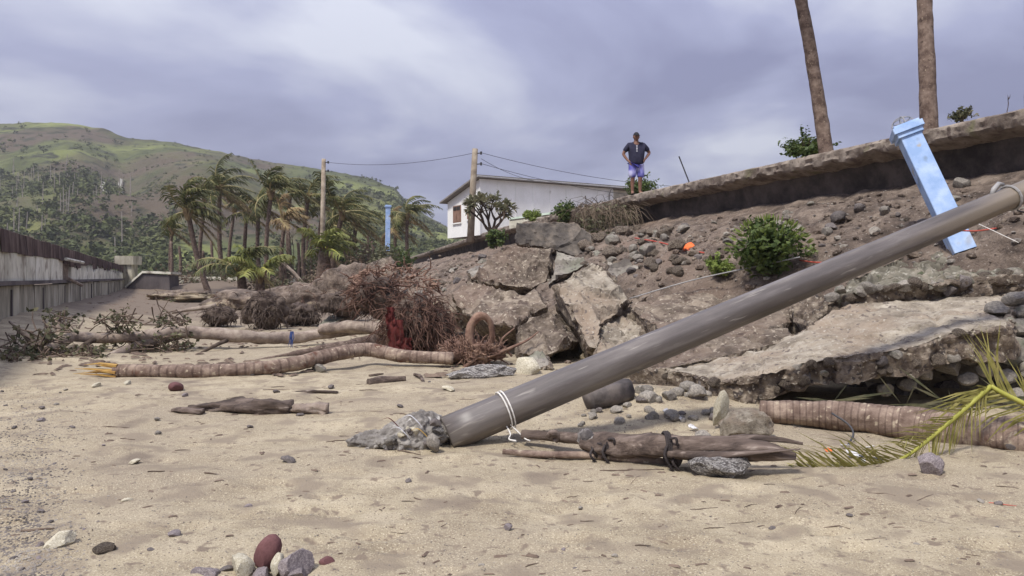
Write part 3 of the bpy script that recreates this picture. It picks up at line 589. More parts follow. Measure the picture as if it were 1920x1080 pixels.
for i, (px, py, Y, rx, rz, lab) in enumerate([(650, 528, 58, 2.6, 1.7, 'dark bushy undergrowth behind the pale timber pole'), (560, 540, 62, 2.2, 1.2, 'low dull scrub among the palm trunks'), (440, 545, 64, 2.4, 1.2, 'low scrub beneath the tall palms'), (712, 522, 43, 1.1, 1.15, 'ragged bush at the foot of the far blue pillar'),
                                         (752, 512, 46, 1.0, 1.0, 'green bush right of the far blue pillar'), (520, 575, 40, 1.1, 0.5, 'flattened scrub behind the dark root mounds'), (625, 545, 44, 1.0, 0.45, 'pale green weeds under the young palm')]):
    bush('undergrowth', lab, P(px, py, Y), rx, rz, 420, rx * 0.11, m_leaf if i in (0, 4) else m_leafd, 60 + i)
for i, (px, py, Y, rx, rz, mt) in enumerate([(340, 545, 58, 2.2, .8, m_dry), (400, 550, 52, 1.6, .7, m_leafd), (500, 552, 50, 2.0, .8, m_dry), (540, 556, 44, 1.5, .6, m_leafd), (590, 550, 47, 1.6, .9, m_dry), (480, 545, 58, 2.4, 1.2, m_leafd), (620, 530, 55, 2.0, 1.4, m_leafd), (680, 515, 52, 1.6, 1.3, m_dry), (375, 540, 62, 2.2, 1.3, m_leafd)]):
    bush('storm_scrub', ['dry brown scrub by the ramp wall end of the grove', 'dull scrub at the foot of the leaning palm', 'dry scrub behind the young palms', 'flattened dull scrub beside the slender leaning log', 'dry scrub around the thick brown young palm trunk', 'dull scrub under the tall straight palm', 'dull scrub under the broad bushy palm', 'dry scrub between the bushy palm and the far blue pillar', 'dull scrub between the palms behind the low cream wall'][i], P(px, py, Y), rx, rz, 330, rx * .07, mt, 160 + i, group='scrub of the grove')
def twigtree(name, label, base, h, spread, mat, seed, depth=4, leaf=None, nleaf=0, lsz=0.1, r0=0.05, lean=(0, 0), cat='tree', trunkname='branches', stems=1, first=0.3):
    rg = random.Random(seed); t = empty(name, base, label, cat); b = MB(); lf = MB()
    def grow(p, d, ln, r, k):
        q = p + d * ln * 0.5 + Vector((rg.uniform(-.1, .1), rg.uniform(-.1, .1), 0)) * ln; e_ = p + d * ln; b.tube([p, q, e_], [r, r * 0.8, r * 0.6], 6, cap=(k == 0), rough=0.2)
        if k == 0:
            if leaf:
                for _ in range(nleaf):
                    dd = (d + Vector((rg.gauss(0, .8), rg.gauss(0, .8), rg.gauss(0, .5)))).normalized(); s = lsz * rg.uniform(.7, 1.3); sd = dd.cross(Vector((0, 0, 1.01))).normalized() * s * 0.22; o = e_ - d * rg.uniform(0, .15) * ln
                    lf.add([o, o + dd * s * 0.5 + sd, o + dd * s + Vector((0, 0, -.2 * s)), o + dd * s * 0.5 - sd], [(0, 1, 2, 3)])
            return
        for _ in range(rg.choice((2, 3, 3))):
            nd_ = (d + Vector((rg.gauss(0, spread), rg.gauss(0, spread), rg.gauss(0, spread * 0.5) + 0.12))).normalized(); grow(e_, nd_, ln * rg.uniform(0.62, 0.9), r * 0.62, k - 1)
    for k_ in range(stems): grow(base - Vector((0, 0, 0.1)), Vector((lean[0] + (k_ - (stems - 1) / 2) * 0.55, lean[1], 1)).normalized(), h * first, r0, depth); b.build(trunkname, m_twig, t, smooth=True)
    if leaf: lf.build('foliage', leaf, t)
    return t
for i, (px, py, Y, h) in enumerate([(550, 520, 50, 4.0), (650, 515, 50, 3.6), (530, 550, 42, 2.6)]):
    twigtree('dead_tree', ['bare tangled tree in the middle of the grove', 'bare branching tree before the dark undergrowth', 'small leafless sapling behind the root mounds'][i], P(px, py, Y), h, 0.5, m_twig, 30 + i, 4)

# ------------------------------------------------------------------ house on the upper ground
H0 = Vector((-1.75, 41.0, TOPZ - 0.1)); hu = Vector((0.86, 0.51, 0)).normalized(); hv = Vector((-hu.y, hu.x, 0))
house = empty('white_house', H0, 'long white bungalow with grey lean-to roof on the upper ground', 'house')
HM = Matrix.Translation(H0) @ Matrix(((hu.x, hv.x, 0, 0), (hu.y, hv.y, 0, 0), (0, 0, 1, 0), (0, 0, 0, 1)))
LX, LY, HZ, HB = 12.5, 4.1, 3.1, 2.15     # long side, end wall, high eave, low eave
def hp(name, mat, fn, parent=None): q = MB(); fn(q); return q.build(name, mat, parent or house)
hp('front_wall', m_white, lambda q: q.box(0, 9.2, 0, 0.15, 0, HZ, HM))
def gable(q):
    vs = [HM @ Vector((x_, y_, z_)) for x_ in (0, 0.15) for (y_, z_) in ((0.152, 0), (LY, 0), (LY, HB), (0.152, HZ - 0.04))]; q.add(vs, [(0, 1, 2, 3)[::-1], (4, 5, 6, 7), (3, 2, 6, 7), (1, 5, 6, 2)])
hp('end_wall', m_white, gable)
hp('back_wall', m_white, lambda q: q.box(0.152, LX, LY - 0.15, LY - 0.002, 0, HB, HM))
hp('annex_wall', m_cream, lambda q: (q.box(9.2, LX, 0.3, 0.45, 0, 1.2, HM), q.box(9.2, LX, 0.3, 0.45, 2.5, HZ, HM), q.box(12.2, LX, 0.3, 0.45, 1.2, 2.5, HM)))
hp('annex_opening', m_darkv, lambda q: q.box(9.2, 12.2, 0.42, 0.50, 1.2, 2.5, HM))
def roofq(q):
    sl = (HZ - HB) / LY; A_ = []
    for (x_, y_) in ((-0.35, -0.22), (LX + 0.4, -0.22), (LX + 0.4, LY + 0.4), (-0.35, LY + 0.4)):
        z_ = HZ + 0.03 - sl * y_; A_ += [HM @ Vector((x_, y_, z_)), HM @ Vector((x_, y_, z_ + 0.09))]
    q.add(A_, [(0, 2, 4, 6)[::-1], (1, 3, 5, 7), (0, 2, 3, 1), (2, 4, 5, 3), (4, 6, 7, 5), (6, 0, 1, 7)])
rf = hp('roof', m_roof, roofq)
hp('fascia', m_roof, lambda q: q.box(-0.35, LX + 0.4, -0.27, -0.222, HZ + 0.03, HZ + 0.18, HM), rf)
hp('gutter', m_steel, lambda q: q.tube([HM @ Vector((-0.35, -0.33, HZ + 0.07)), HM @ Vector((LX + 0.4, -0.33, HZ + 0.05))], 0.05, 8), rf)
hp('downpipe', m_steel, lambda q: q.tube([HM @ Vector((8.9, -0.31, HZ + 0.06)), HM @ Vector((8.9, -0.06, HZ - 0.35)), HM @ Vector((8.9, -0.06, 0.1))], 0.04, 6))
for x in np.arange(0.0, 9.3, 1.15): hp('batten', m_white, lambda q: q.box(x - 0.03, x + 0.03, -0.025, -0.001, 0, HZ - 0.05, HM))
for (y0, y1, z0, z1) in ((0.75, 1.5, 0.95, 2.05), (2.3, 3.3, 0.85, 1.85)):
    wn = hp('window', m_brownw, lambda q: q.box(-0.04, 0.0, y0, y1, z0, z1, HM))
    hp('pane', m_darkv, lambda q: q.box(-0.055, -0.042, y0 + 0.07, (y0 + y1) / 2 - 0.03, z0 + (z1 - z0) * 0.72, z1 - 0.06, HM), wn)
    hp('pane', m_darkv, lambda q: q.box(-0.055, -0.042, (y0 + y1) / 2 + 0.03, y1 - 0.07, z0 + (z1 - z0) * 0.72, z1 - 0.06, HM), wn)
    hp('shutter', m_brownw, lambda q: q.box(-0.055, -0.042, y0 + 0.07, (y0 + y1) / 2 - 0.03, z0 + 0.06, z0 + (z1 - z0) * 0.68, HM), wn)
    hp('shutter', m_brownw, lambda q: q.box(-0.055, -0.042, (y0 + y1) / 2 + 0.03, y1 - 0.07, z0 + 0.06, z0 + (z1 - z0) * 0.68, HM), wn)
    hp('sill', m_white, lambda q: q.box(-0.09, 0.0, y0 - 0.05, y1 + 0.05, z0 - 0.07, z0 - 0.001, HM), wn)
m_pgreen = M('pale_green_paint', [(0.50, 0.62, 0.50), (0.62, 0.72, 0.62)], 3, rough=0.8, bump=0.1)
gw = empty('garden_wall', P(1090, 395, 32), 'low garden wall with pale green coping in front of the white house', 'wall'); a, c = P(955, 410, 33), P(1172, 381, 30)
for (nm, mt, z0, z1, w_) in (('wall_body', m_cream, -0.45, -0.06, 0.1), ('coping', m_pgreen, -0.058, 0.03, 0.15)):
    q = MB(); o = Vector((0, w_, 0)); q.add([v + Vector((0, s * w_, z)) for z in (z0, z1) for v, s in ((a, -1), (c, -1), (c, 1), (a, 1))], [(0, 3, 2, 1), (4, 5, 6, 7), (0, 1, 5, 4), (1, 2, 6, 5), (2, 3, 7, 6), (3, 0, 4, 7)]); q.build(nm, mt, gw)

# ------------------------------------------------------------------ timber poles and wires
def upole(px, ytop, ybase, Y, r, label):
    a, c = P(px[0], ybase, Y), P(px[1], ytop, Y); t = empty('utility_pole', a, label, 'pole', 'timber utility poles'); q = MB()
    q.tube([a - Vector((0, 0, 0.5)), a.lerp(c, 0.5), c], [r * 1.15, r, r * 0.85], 10, rough=0.06); q.build('shaft', m_wood_pole, t, smooth=True)
    for dz in (0.25, 0.8):
        q = MB(); q.tube([c + Vector((0, -0.05, -dz)), c + Vector((0.32, -0.05, -dz + 0.03))], 0.03, 5); q.tube([c + Vector((0.3, -0.05, -dz - 0.05)), c + Vector((0.3, -0.05, -dz + 0.10))], 0.06, 6); q.build('insulator_bracket', m_wire, t)
    return c
cA = upole((603, 607), 298, 535, 48, 0.155, 'pale timber utility pole standing in the palm grove'); cB = upole((882, 891), 279, 436, 38, 0.17, 'brown timber utility pole at the corner of the white house')
def wirel(a, c, sag, label, r=0.012):
    q = MB(); n = 16; q.tube([a.lerp(c, i / n) - Vector((0, 0, sag * 4 * (i / n) * (1 - i / n))) for i in range(n + 1)], r, 4); q.build('power_line', m_wire, label=label, cat='wire', group='power lines')
far = P(1420, 400, 46)
wirel(cA + Vector((0.3, 0, -0.22)), cB + Vector((0, 0, -0.2)), 0.35, 'sagging power line strung between the two timber poles')
wirel(cB + Vector((0.3, 0, -0.2)), P(1330, 352, 46), 0.4, 'upper power line running from the house pole behind the standing man')
wirel(cB + Vector((0.3, 0, -0.75)), P(1330, 372, 46), 0.5, 'lower power line running from the house pole behind the standing man')
wirel(cB + Vector((0.3, 0, -0.5)), HM @ Vector((3.2, -0.45, HZ + 0.05)), 0.15, 'short service wire dropping from the pole to the house roof')

# ------------------------------------------------------------------ blue lamp pillars
def pillar(base, axis, width, h, twist, label, hoop=True):
    t = empty('blue_pillar', base, label, 'pillar', 'blue promenade pillars')
    z = axis.normalized(); x = Vector((math.cos(twist), math.sin(twist), 0)); x = (x - z * x.dot(z)).normalized(); y = z.cross(x)
    Mx = Matrix.Translation(base) @ Matrix(((x.x, y.x, z.x, 0), (x.y, y.y, z.y, 0), (x.z, y.z, z.z, 0), (0, 0, 0, 1))); w2 = width / 2
    def chamf(q, w_, z0, z1, c_):
        pl = [(-w_, -w_ + c_), (-w_ + c_, -w_), (w_ - c_, -w_), (w_, -w_ + c_), (w_, w_ - c_), (w_ - c_, w_), (-w_ + c_, w_), (-w_, w_ - c_)]
        q.add([Mx @ Vector((a, c, zz_)) for zz_ in (z0, z1) for a, c in pl], [tuple(range(8))[::-1], tuple(range(8, 16))] + [(i, (i + 1) % 8, (i + 1) % 8 + 8, i + 8) for i in range(8)])
    q = MB(); chamf(q, w2, -0.15, h, w2 * 0.06); q.build('shaft', m_blue, t)
    for (w_, z0, z1) in ((w2 * 1.22, h - 0.13 * width / .3, h - 0.06 * width / .3), (w2 * 1.45, h - 0.0598 * width / .3, h + 0.03 * width / .3), (w2 * 1.25, h + 0.0302 * width / .3, h + 0.07 * width / .3)):
        q = MB(); chamf(q, w_, z0, z1, 0.008); q.build('cap_moulding', m_blue, t)
    if hoop:
        q = MB(); k = width
        for a0 in (0, math.pi / 2): q.tube([Mx @ Vector((math.cos(a0) * math.cos(u) * k * 0.55, math.sin(a0) * math.cos(u) * k * 0.55, h + 0.07 + math.sin(u) * k * 0.5)) for u in np.linspace(0, math.pi, 11)], 0.008, 5)
        q.tube([Mx @ Vector((math.cos(u) * k * 0.42, math.sin(u) * k * 0.42, h + 0.07 + k * 0.30)) for u in np.linspace(0, 2 * math.pi, 17)], 0.007, 5)
        for u in (0.5, 2.2, 4.1): q.tube([Mx @ Vector((math.cos(u) * k * 0.3, math.sin(u) * k * 0.3, h + 0.06)), Mx @ Vector((math.cos(u) * k * 0.1, math.sin(u) * k * 0.1, h + 0.06 + k * 0.33))], 0.007, 5)
        q.build('wire_lamp_guard', m_steel, t)
    return t
pb = P(1797, 452, 9.3); pt = P(1699, 245, 9.75)
pillar(pb, pt - pb, 0.255, (pt - pb).length, -0.36, 'light blue pillar with moulded cap toppled against the collapsed slope')
pb = P(726, 520, 44); pillar(pb, Vector((0.012, 0, 1)), 0.25, 4.2, 0.3, 'light blue pillar still standing at the far end of the promenade', hoop=False)

# ------------------------------------------------------------------ palms on the promenade (crowns above the picture)
def tallpalm(b0, b1, Yb, r0, label, seed):
    a = P(b0[0], b0[1], Yb); a.z = TOPZ - 0.02; c1 = P(b1[0], b1[1], Yb + 0.2); d = (c1 - a); c = a + d * ((9.6 - a.z + TOPZ * 0.3) / d.z)
    rg = random.Random(seed); t = empty('tall_palm', a, label, 'palm', 'tall palms on the promenade'); pts = bez([a - Vector((0, 0, 0.2)), a.lerp(c, 0.33), a.lerp(c, 0.66) + Vector((-0.05, 0, 0)), c], 16)
    b = MB(); b.tube(pts, rads([r0 * 1.25, r0 * 1.05, r0, r0 * 0.95, r0 * 0.9], len(pts)), 14, rough=0.12, rings=len(pts) / 2.0, ringamp=0.07, seed=seed); b.build('trunk', m_bark, t, smooth=True)
    for i in range(16):
        az = 2 * math.pi * i / 16 + rg.uniform(-.2, .2); frond(c, az, rg.uniform(-0.35, 1.2), 3.0 * rg.uniform(.85, 1.1), 0.9, 0.7, rg, m_frondd if i < 3 else m_frond, t)
    return t, c
tallpalm((1553, 284), (1503, 0), 14.6, 0.115, 'leaning palm trunk with a bush at its foot on the promenade', 1)
t2, c2 = tallpalm((1743, 238), (1733, 0), 12.3, 0.115, 'upright palm trunk standing behind the toppled blue pillar', 2)
tallpalm((1942, 205), (1938, 0), 11.6, 0.12, 'palm trunk at the end of the promenade beside the bare twig', 3)
bush('promenade_bush', 'dense dark green bush beside the leaning promenade palm', P(1512, 298, 15.3), 0.55, 0.26, 700, 0.055, m_leaf, 91, lobes=9)
bush('promenade_weed', 'small clump of dark weeds growing on the promenade edge', P(1803, 226, 11.9), 0.20, 0.10, 120, 0.035, m_leafd, 92)
bush('bush_behind_man', 'green bush behind the standing man', P(1196, 366, 25.5), 0.75, 0.30, 500, 0.07, m_leaf, 93)
twigtree('bare_twig', 'bare twig sprouting from the promenade edge', P(1890, 205, 11.4), 0.45, 0.35, m_twig, 8, 2, r0=0.008, cat='plant')
q = MB(); a, c = P(1298, 345, 20.3), P(1273, 293, 20.3); a.z = TOPZ - 0.05; q.tube([a, c], 0.018, 6); q.build('metal_rod', m_wire, label='thin metal rod sticking up from the promenade', cat='rod')
twigtree('plumeria_tree', 'small plumeria tree with thick bare limbs and leaf clusters before the white house', P(922, 432, 31), 2.3, 0.45, m_twig, 14, 3, m_leafp, 9, 0.27, 0.085, stems=4, first=0.24)
bush('garden_shrub', 'round green shrub growing on the promenade beside the garden wall', P(1064, 416, 27), 0.62, 0.42, 800, 0.075, m_leaf, 94, lobes=10)
bush('garden_shrub', 'smaller yellow-green shrub next to the round green shrub', P(997, 414, 29), 0.40, 0.26, 360, 0.06, m_leafl, 95)
bush('garden_shrub', 'green shrub hanging over the broken edge below the plumeria', P(931, 462, 26), 0.42, 0.36, 500, 0.065, m_leaf, 96)
# ------------------------------------------------------------------ the man on the promenade
def skinmesh(verts, edges, rad, sub=2, root=0):
    me = bpy.data.meshes.new('tmp'); me.from_pydata(verts, edges, []); o = bpy.data.objects.new('tmp', me); COL.objects.link(o)
    md = o.modifiers.new('s', 'SKIN'); md.use_smooth_shade = True
    for i, r in enumerate(rad):
        sv_ = me.skin_vertices[0].data[i]; sv_.radius = r if isinstance(r, tuple) else (r, r); sv_.use_root = (i == root)
    s = o.modifiers.new('u', 'SUBSURF'); s.levels = sub; s.render_levels = sub
    dg = bpy.context.evaluated_depsgraph_get(); m2 = bpy.data.meshes.new_from_object(o.evaluated_get(dg)); bpy.data.objects.remove(o)
    vs = [v.co.copy() for v in m2.vertices]; fs = [tuple(p.vertices) for p in m2.polygons]; bpy.data.meshes.remove(m2); return vs, fs
mp_ = P(1193, 366, 21.9); mp_.z = TOPZ
man = empty('person', mp_, 'man in a dark navy t-shirt, patterned blue shorts and black cap, hands on hips', 'person')
PM = Matrix.Translation(mp_) @ Matrix.Rotation(R(8), 4, 'Z') @ Matrix.Diagonal((1.09, 1.09, 1.04, 1))
def pp(name, vs, fs, mat, mi=None):
    b = MB(); b.add([PM @ Vector(v) for v in vs], fs); return b.build(name, mat, man, smooth=True)
V = []; E = []; RD = []
def jv(p, r, parent=None):
    V.append(p); RD.append(r); i = len(V) - 1
    if parent is not None: E.append((parent, i))
    return i
pel = jv((0, 0, 0.93), (0.15, 0.115)); wa = jv((0, -0.01, 1.08), (0.155, 0.125), pel); ch = jv((0, 0, 1.30), (0.165, 0.12), wa); nb = jv((0, 0.01, 1.46), (0.085, 0.08), ch); nk = jv((-0.005, -0.01, 1.54), (0.058, 0.06), nb); jv((-0.01, -0.025, 1.60), (0.07, 0.075), nk)
for sx, hipx, kn, an in ((-1, -0.095, (-0.105, -0.03, 0.49), (-0.10, 0.02, 0.09)), (1, 0.095, (0.10, -0.04, 0.49), (0.105, 0.0, 0.09))):
    h_ = jv((hipx, 0, 0.86), 0.098, pel); k_ = jv(kn, 0.062, h_); c_ = jv((kn[0], kn[1] + 0.035, 0.36), 0.06, k_); a_ = jv(an, 0.04, c_); f_ = jv((an[0] + sx * 0.01, an[1] - 0.03, 0.045), 0.045, a_); jv((an[0] + sx * 0.03, an[1] - 0.16, 0.03), (0.045, 0.028), f_)
for sx, sh, el_, wr, hd in ((-1, (-0.20, 0, 1.42), (-0.35, 0.06, 1.15), (-0.25, -0.02, 0.97), (-0.215, -0.06, 0.92)), (1, (0.205, 0, 1.42), (0.39, 0.06, 1.20), (0.25, -0.05, 1.03), (0.205, -0.11, 0.985))):
    s_ = jv(sh, 0.068, ch); e_ = jv(el_, 0.048, s_); w_ = jv(wr, 0.034, e_); h_ = jv(hd, (0.042, 0.024), w_)
    d = (Vector(hd) - Vector(wr)).normalized()
    for k, (oz, lf) in enumerate(((0.03, 0.075), (0.01, 0.085), (-0.012, 0.08), (-0.033, 0.062))):
        f1 = jv(tuple(Vector(hd) + d * 0.03 + Vector((0, -0.006, oz))), 0.0095, h_); f2 = jv(tuple(Vector(hd) + d * (0.03 + lf * 0.55) + Vector((0, -0.004, oz * 1.1 - 0.008))), 0.0088, f1); jv(tuple(Vector(hd) + d * (0.03 + lf) + Vector((-sx * 0.004, 0.014, oz * 1.15 - 0.022))), 0.0075, f2)
    t1 = jv(tuple(Vector(wr).lerp(Vector(hd), 0.55) + Vector((sx * 0.012, 0.01, 0.04))), 0.011, h_); jv(tuple(Vector(hd) + Vector((sx * 0.03, 0.03, 0.065))), 0.009, t1)
vs, fs = skinmesh(V, E, RD)
# head: eyes at half height, nose, brow, chin, ears
hb = bmesh.new(); bmesh.ops.create_uvsphere(hb, u_segments=24, v_segments=18, radius=1)
hc = Vector((-0.01, -0.035, 1.63))
for v in hb.verts:
    c_ = v.co.copy(); x_, y_, z_ = c_.x * 0.084, c_.y * 0.102, c_.z * 0.124
    if z_ < 0: x_ *= 1 - 0.28 * (-z_ / 0.118) ** 1.5; y_ *= 1 - 0.12 * (-z_ / 0.118)
    if c_.y < 0:
        y_ -= 0.024 * math.exp(-(x_ / 0.014) ** 2 - ((z_ + 0.025) / 0.024) ** 2) - 0.010 * math.exp(-((abs(x_) - 0.03) / 0.014) ** 2 - ((z_ - 0.002) / 0.011) ** 2) + 0.006 * math.exp(-((z_ - 0.022) / 0.010) ** 2)
        y_ -= 0.006 * math.exp(-(x_ / 0.022) ** 2 - ((z_ + 0.062) / 0.008) ** 2) + 0.012 * math.exp(-(x_ / 0.025) ** 2 - ((z_ + 0.095) / 0.02) ** 2)
    x_ += math.copysign(0.016, x_) * math.exp(-((abs(x_) - 0.077) / 0.01) ** 2 - (y_ / 0.016) ** 2 - ((z_ + 0.01) / 0.026) ** 2)
    v.co = Vector((x_, y_, z_)) + hc
hb.verts.index_update(); o = len(vs); vs += [v.co.copy() for v in hb.verts]; fs += [tuple(v.index + o for v in f.verts) for f in hb.faces]; hb.free()
pp('body', vs, fs, m_skin)
for sx in (-1, 1):
    b = bmesh.new(); bmesh.ops.create_uvsphere(b, u_segments=8, v_segments=6, radius=0.0095); pp('eye', [v.co + hc + Vector((sx * 0.030, -0.083, 0.003)) for v in b.verts], [tuple(v.index for v in f.verts) for f in b.faces], m_cap); b.free()
# cap and hair
def dome(zlo, k, push=0.0):
    b = bmesh.new(); bmesh.ops.create_uvsphere(b, u_segments=20, v_segments=14, radius=1); bmesh.ops.delete(b, geom=[v for v in b.verts if v.co.z < zlo], context='VERTS'); b.verts.index_update()
    r = [Vector((v.co.x * 0.084 * k, v.co.y * 0.102 * k + push, v.co.z * 0.124 * k)) + hc for v in b.verts], [tuple(v.index for v in f.verts) for f in b.faces]; b.free(); return r
pp('cap', *dome(0.12, 1.07), m_cap)
bv = [(math.sin(t) * 0.078, -0.075 - math.cos(t) * r_, 0.033 - 0.03 * max(0, math.cos(t)) * (r_ / .1) + dz) for dz in (0, 0.006) for r_ in (0.015, 0.10) for t in np.linspace(-1.45, 1.45, 9)]
bf = [(i, i + 1, i + 10, i + 9) for i in range(8)] + [(18 + i + 9, 18 + i + 10, 18 + i + 1, 18 + i) for i in range(8)] + [(9 + i, 10 + i, 28 + i, 27 + i) for i in range(8)]
pp('cap_peak', [Vector(v) + hc for v in bv], bf, m_cap)
hv_, hf_ = dome(-0.35, 1.035, 0.006); keep = [i for i, v in enumerate(hv_) if (v - hc).y > 0.0]; mpk = {o_: i for i, o_ in enumerate(keep)}
pp('hair', [hv_[i] for i in keep], [tuple(mpk[i] for i in f) for f in hf_ if all(i in mpk for i in f)], m_cap)
# clothes
V = []; E = []; RD = []
a0 = jv((0, -0.012, 0.80), (0.20, 0.165)); a = jv((0, -0.012, 0.93), (0.225, 0.18), a0); b_ = jv((0, -0.02, 1.08), (0.222, 0.18), a); c = jv((0, -0.005, 1.30), (0.218, 0.16), b_); d = jv((0, 0.01, 1.455), (0.115, 0.095), c); jv((-0.002, 0.003, 1.50), (0.075, 0.07), d)
for sh, el_ in (((-0.205, 0, 1.40), (-0.35, 0.06, 1.15)), ((0.21, 0, 1.40), (0.39, 0.06, 1.20))):
    s_ = jv(sh, 0.082, c); jv(tuple(Vector(sh).lerp(Vector(el_), 0.78)), 0.078, s_)
vs, fs = skinmesh(V, E, RD); shirt = pp('t_shirt', vs, fs, m_shirt)
pr = MB()
for k, (z0, z1, w_) in enumerate(((1.36, 1.335, .022), (1.325, 1.30, .014), (1.29, 1.255, .02), (1.245, 1.22, .014), (1.21, 1.185, .02))): pr.add([PM @ Vector((-0.04 + s * w_, -0.182 - 0.03 * (1.36 - z), z)) for z in (z0, z1) for s in (-1, 1)], [(0, 2, 3, 1)])
pr.build('shirt_print', m_print, shirt)
V = []; E = []; RD = []
a = jv((0, -0.005, 0.95), (0.175, 0.14))
for sx in (-1, 1):
    h_ = jv((sx * 0.10, -0.005, 0.82), (0.125, 0.128), a); k_ = jv((sx * 0.112, -0.02, 0.62), (0.112, 0.115), h_); jv((sx * 0.115, -0.025, 0.45), (0.105, 0.108), k_)
vs, fs = skinmesh(V, E, RD); pp('shorts', vs, fs, m_shorts)
for sx, ax, ay in ((-1, -0.10, 0.02), (1, 0.105, 0.0)):
    b = MB(); b.tube([PM @ Vector((ax + sx * .01, ay + 0.05, 0.012)), PM @ Vector((ax + sx * .015, ay - 0.06, 0.012)), PM @ Vector((ax + sx * .03, ay - 0.20, 0.012))], [0.042, 0.05, 0.04], 8, flat=0.3); b.build('sandal', m_cap, man)

# ------------------------------------------------------------------ rock meshes and broken concrete
def rockmesh(seed, mats, cuts=7, sub=3, rough=0.09, lo=0.55):
    rg = random.Random(seed); b = bmesh.new(); bmesh.ops.create_icosphere(b, subdivisions=sub, radius=1)
    pl = [(Vector((rg.gauss(0, 1), rg.gauss(0, 1), rg.gauss(0, 1))).normalized(), rg.uniform(lo, 0.92)) for _ in range(cuts)]
    for v in b.verts:
        for n_, d_ in pl:
            k = v.co.dot(n_)
            if k > d_: v.co -= n_ * (k - d_) * 0.98
        v.co *= 1 + rough * noise.fractal(v.co * 2.2 + Vector((seed, 0, 0)), 1, 2, 4)
    me = bpy.data.meshes.new('stone'); b.to_mesh(me); b.free(); me.materials.append(mats); me.polygons.foreach_set('use_smooth', [True] * len(me.polygons)); me.set_sharp_from_angle(angle=R(28)); return me
def rockset(mat, **k): return [rockmesh(s, mat, **k) for s in range(5)]
RK = {'g': rockset(m_stone, cuts=7, sub=3, lo=.5), 'd': rockset(m_stoneb, cuts=7, sub=3, lo=.38), 'r': rockset(m_stoner, cuts=4, sub=3, rough=0.06, lo=.6), 'p': rockset(m_stonep, cuts=7, sub=4, lo=.34), 'w': rockset(m_stonew, cuts=7, sub=3, rough=.14, lo=.38), 'b': rockset(m_barn, cuts=7, sub=3, rough=0.22), 'c': rockset(m_conc2, cuts=7, sub=3, rough=0.12, lo=.38), 'a': rockset(m_aggr, cuts=8, sub=3, rough=.16), 't': rockset(m_conc, cuts=7, sub=4, rough=.16, lo=.45)}
rgk = random.Random(21)
def rock(kind, c, size, label=None, cat='stone', group=None, parent=None, name='stone', rot=None, sink=0.25, onground=True):
    o = bpy.data.objects.new(name, rgk.choice(RK[kind])); COL.objects.link(o); sz = Vector(size) if hasattr(size, '__len__') else Vector((size, size * rgk.uniform(.75, 1.1), size * rgk.uniform(.6, .85)))
    o.scale = sz; c = Vector(c)
    if onground: c.z += sz.z * (1 - 2 * sink)
    o.location = c; o.rotation_euler = rot if rot else (rgk.uniform(-.3, .3), rgk.uniform(-.3, .3), rgk.uniform(0, 6.28))
    if parent is not None: par(o, parent)
    return tag(o, label, cat if label else None, group)
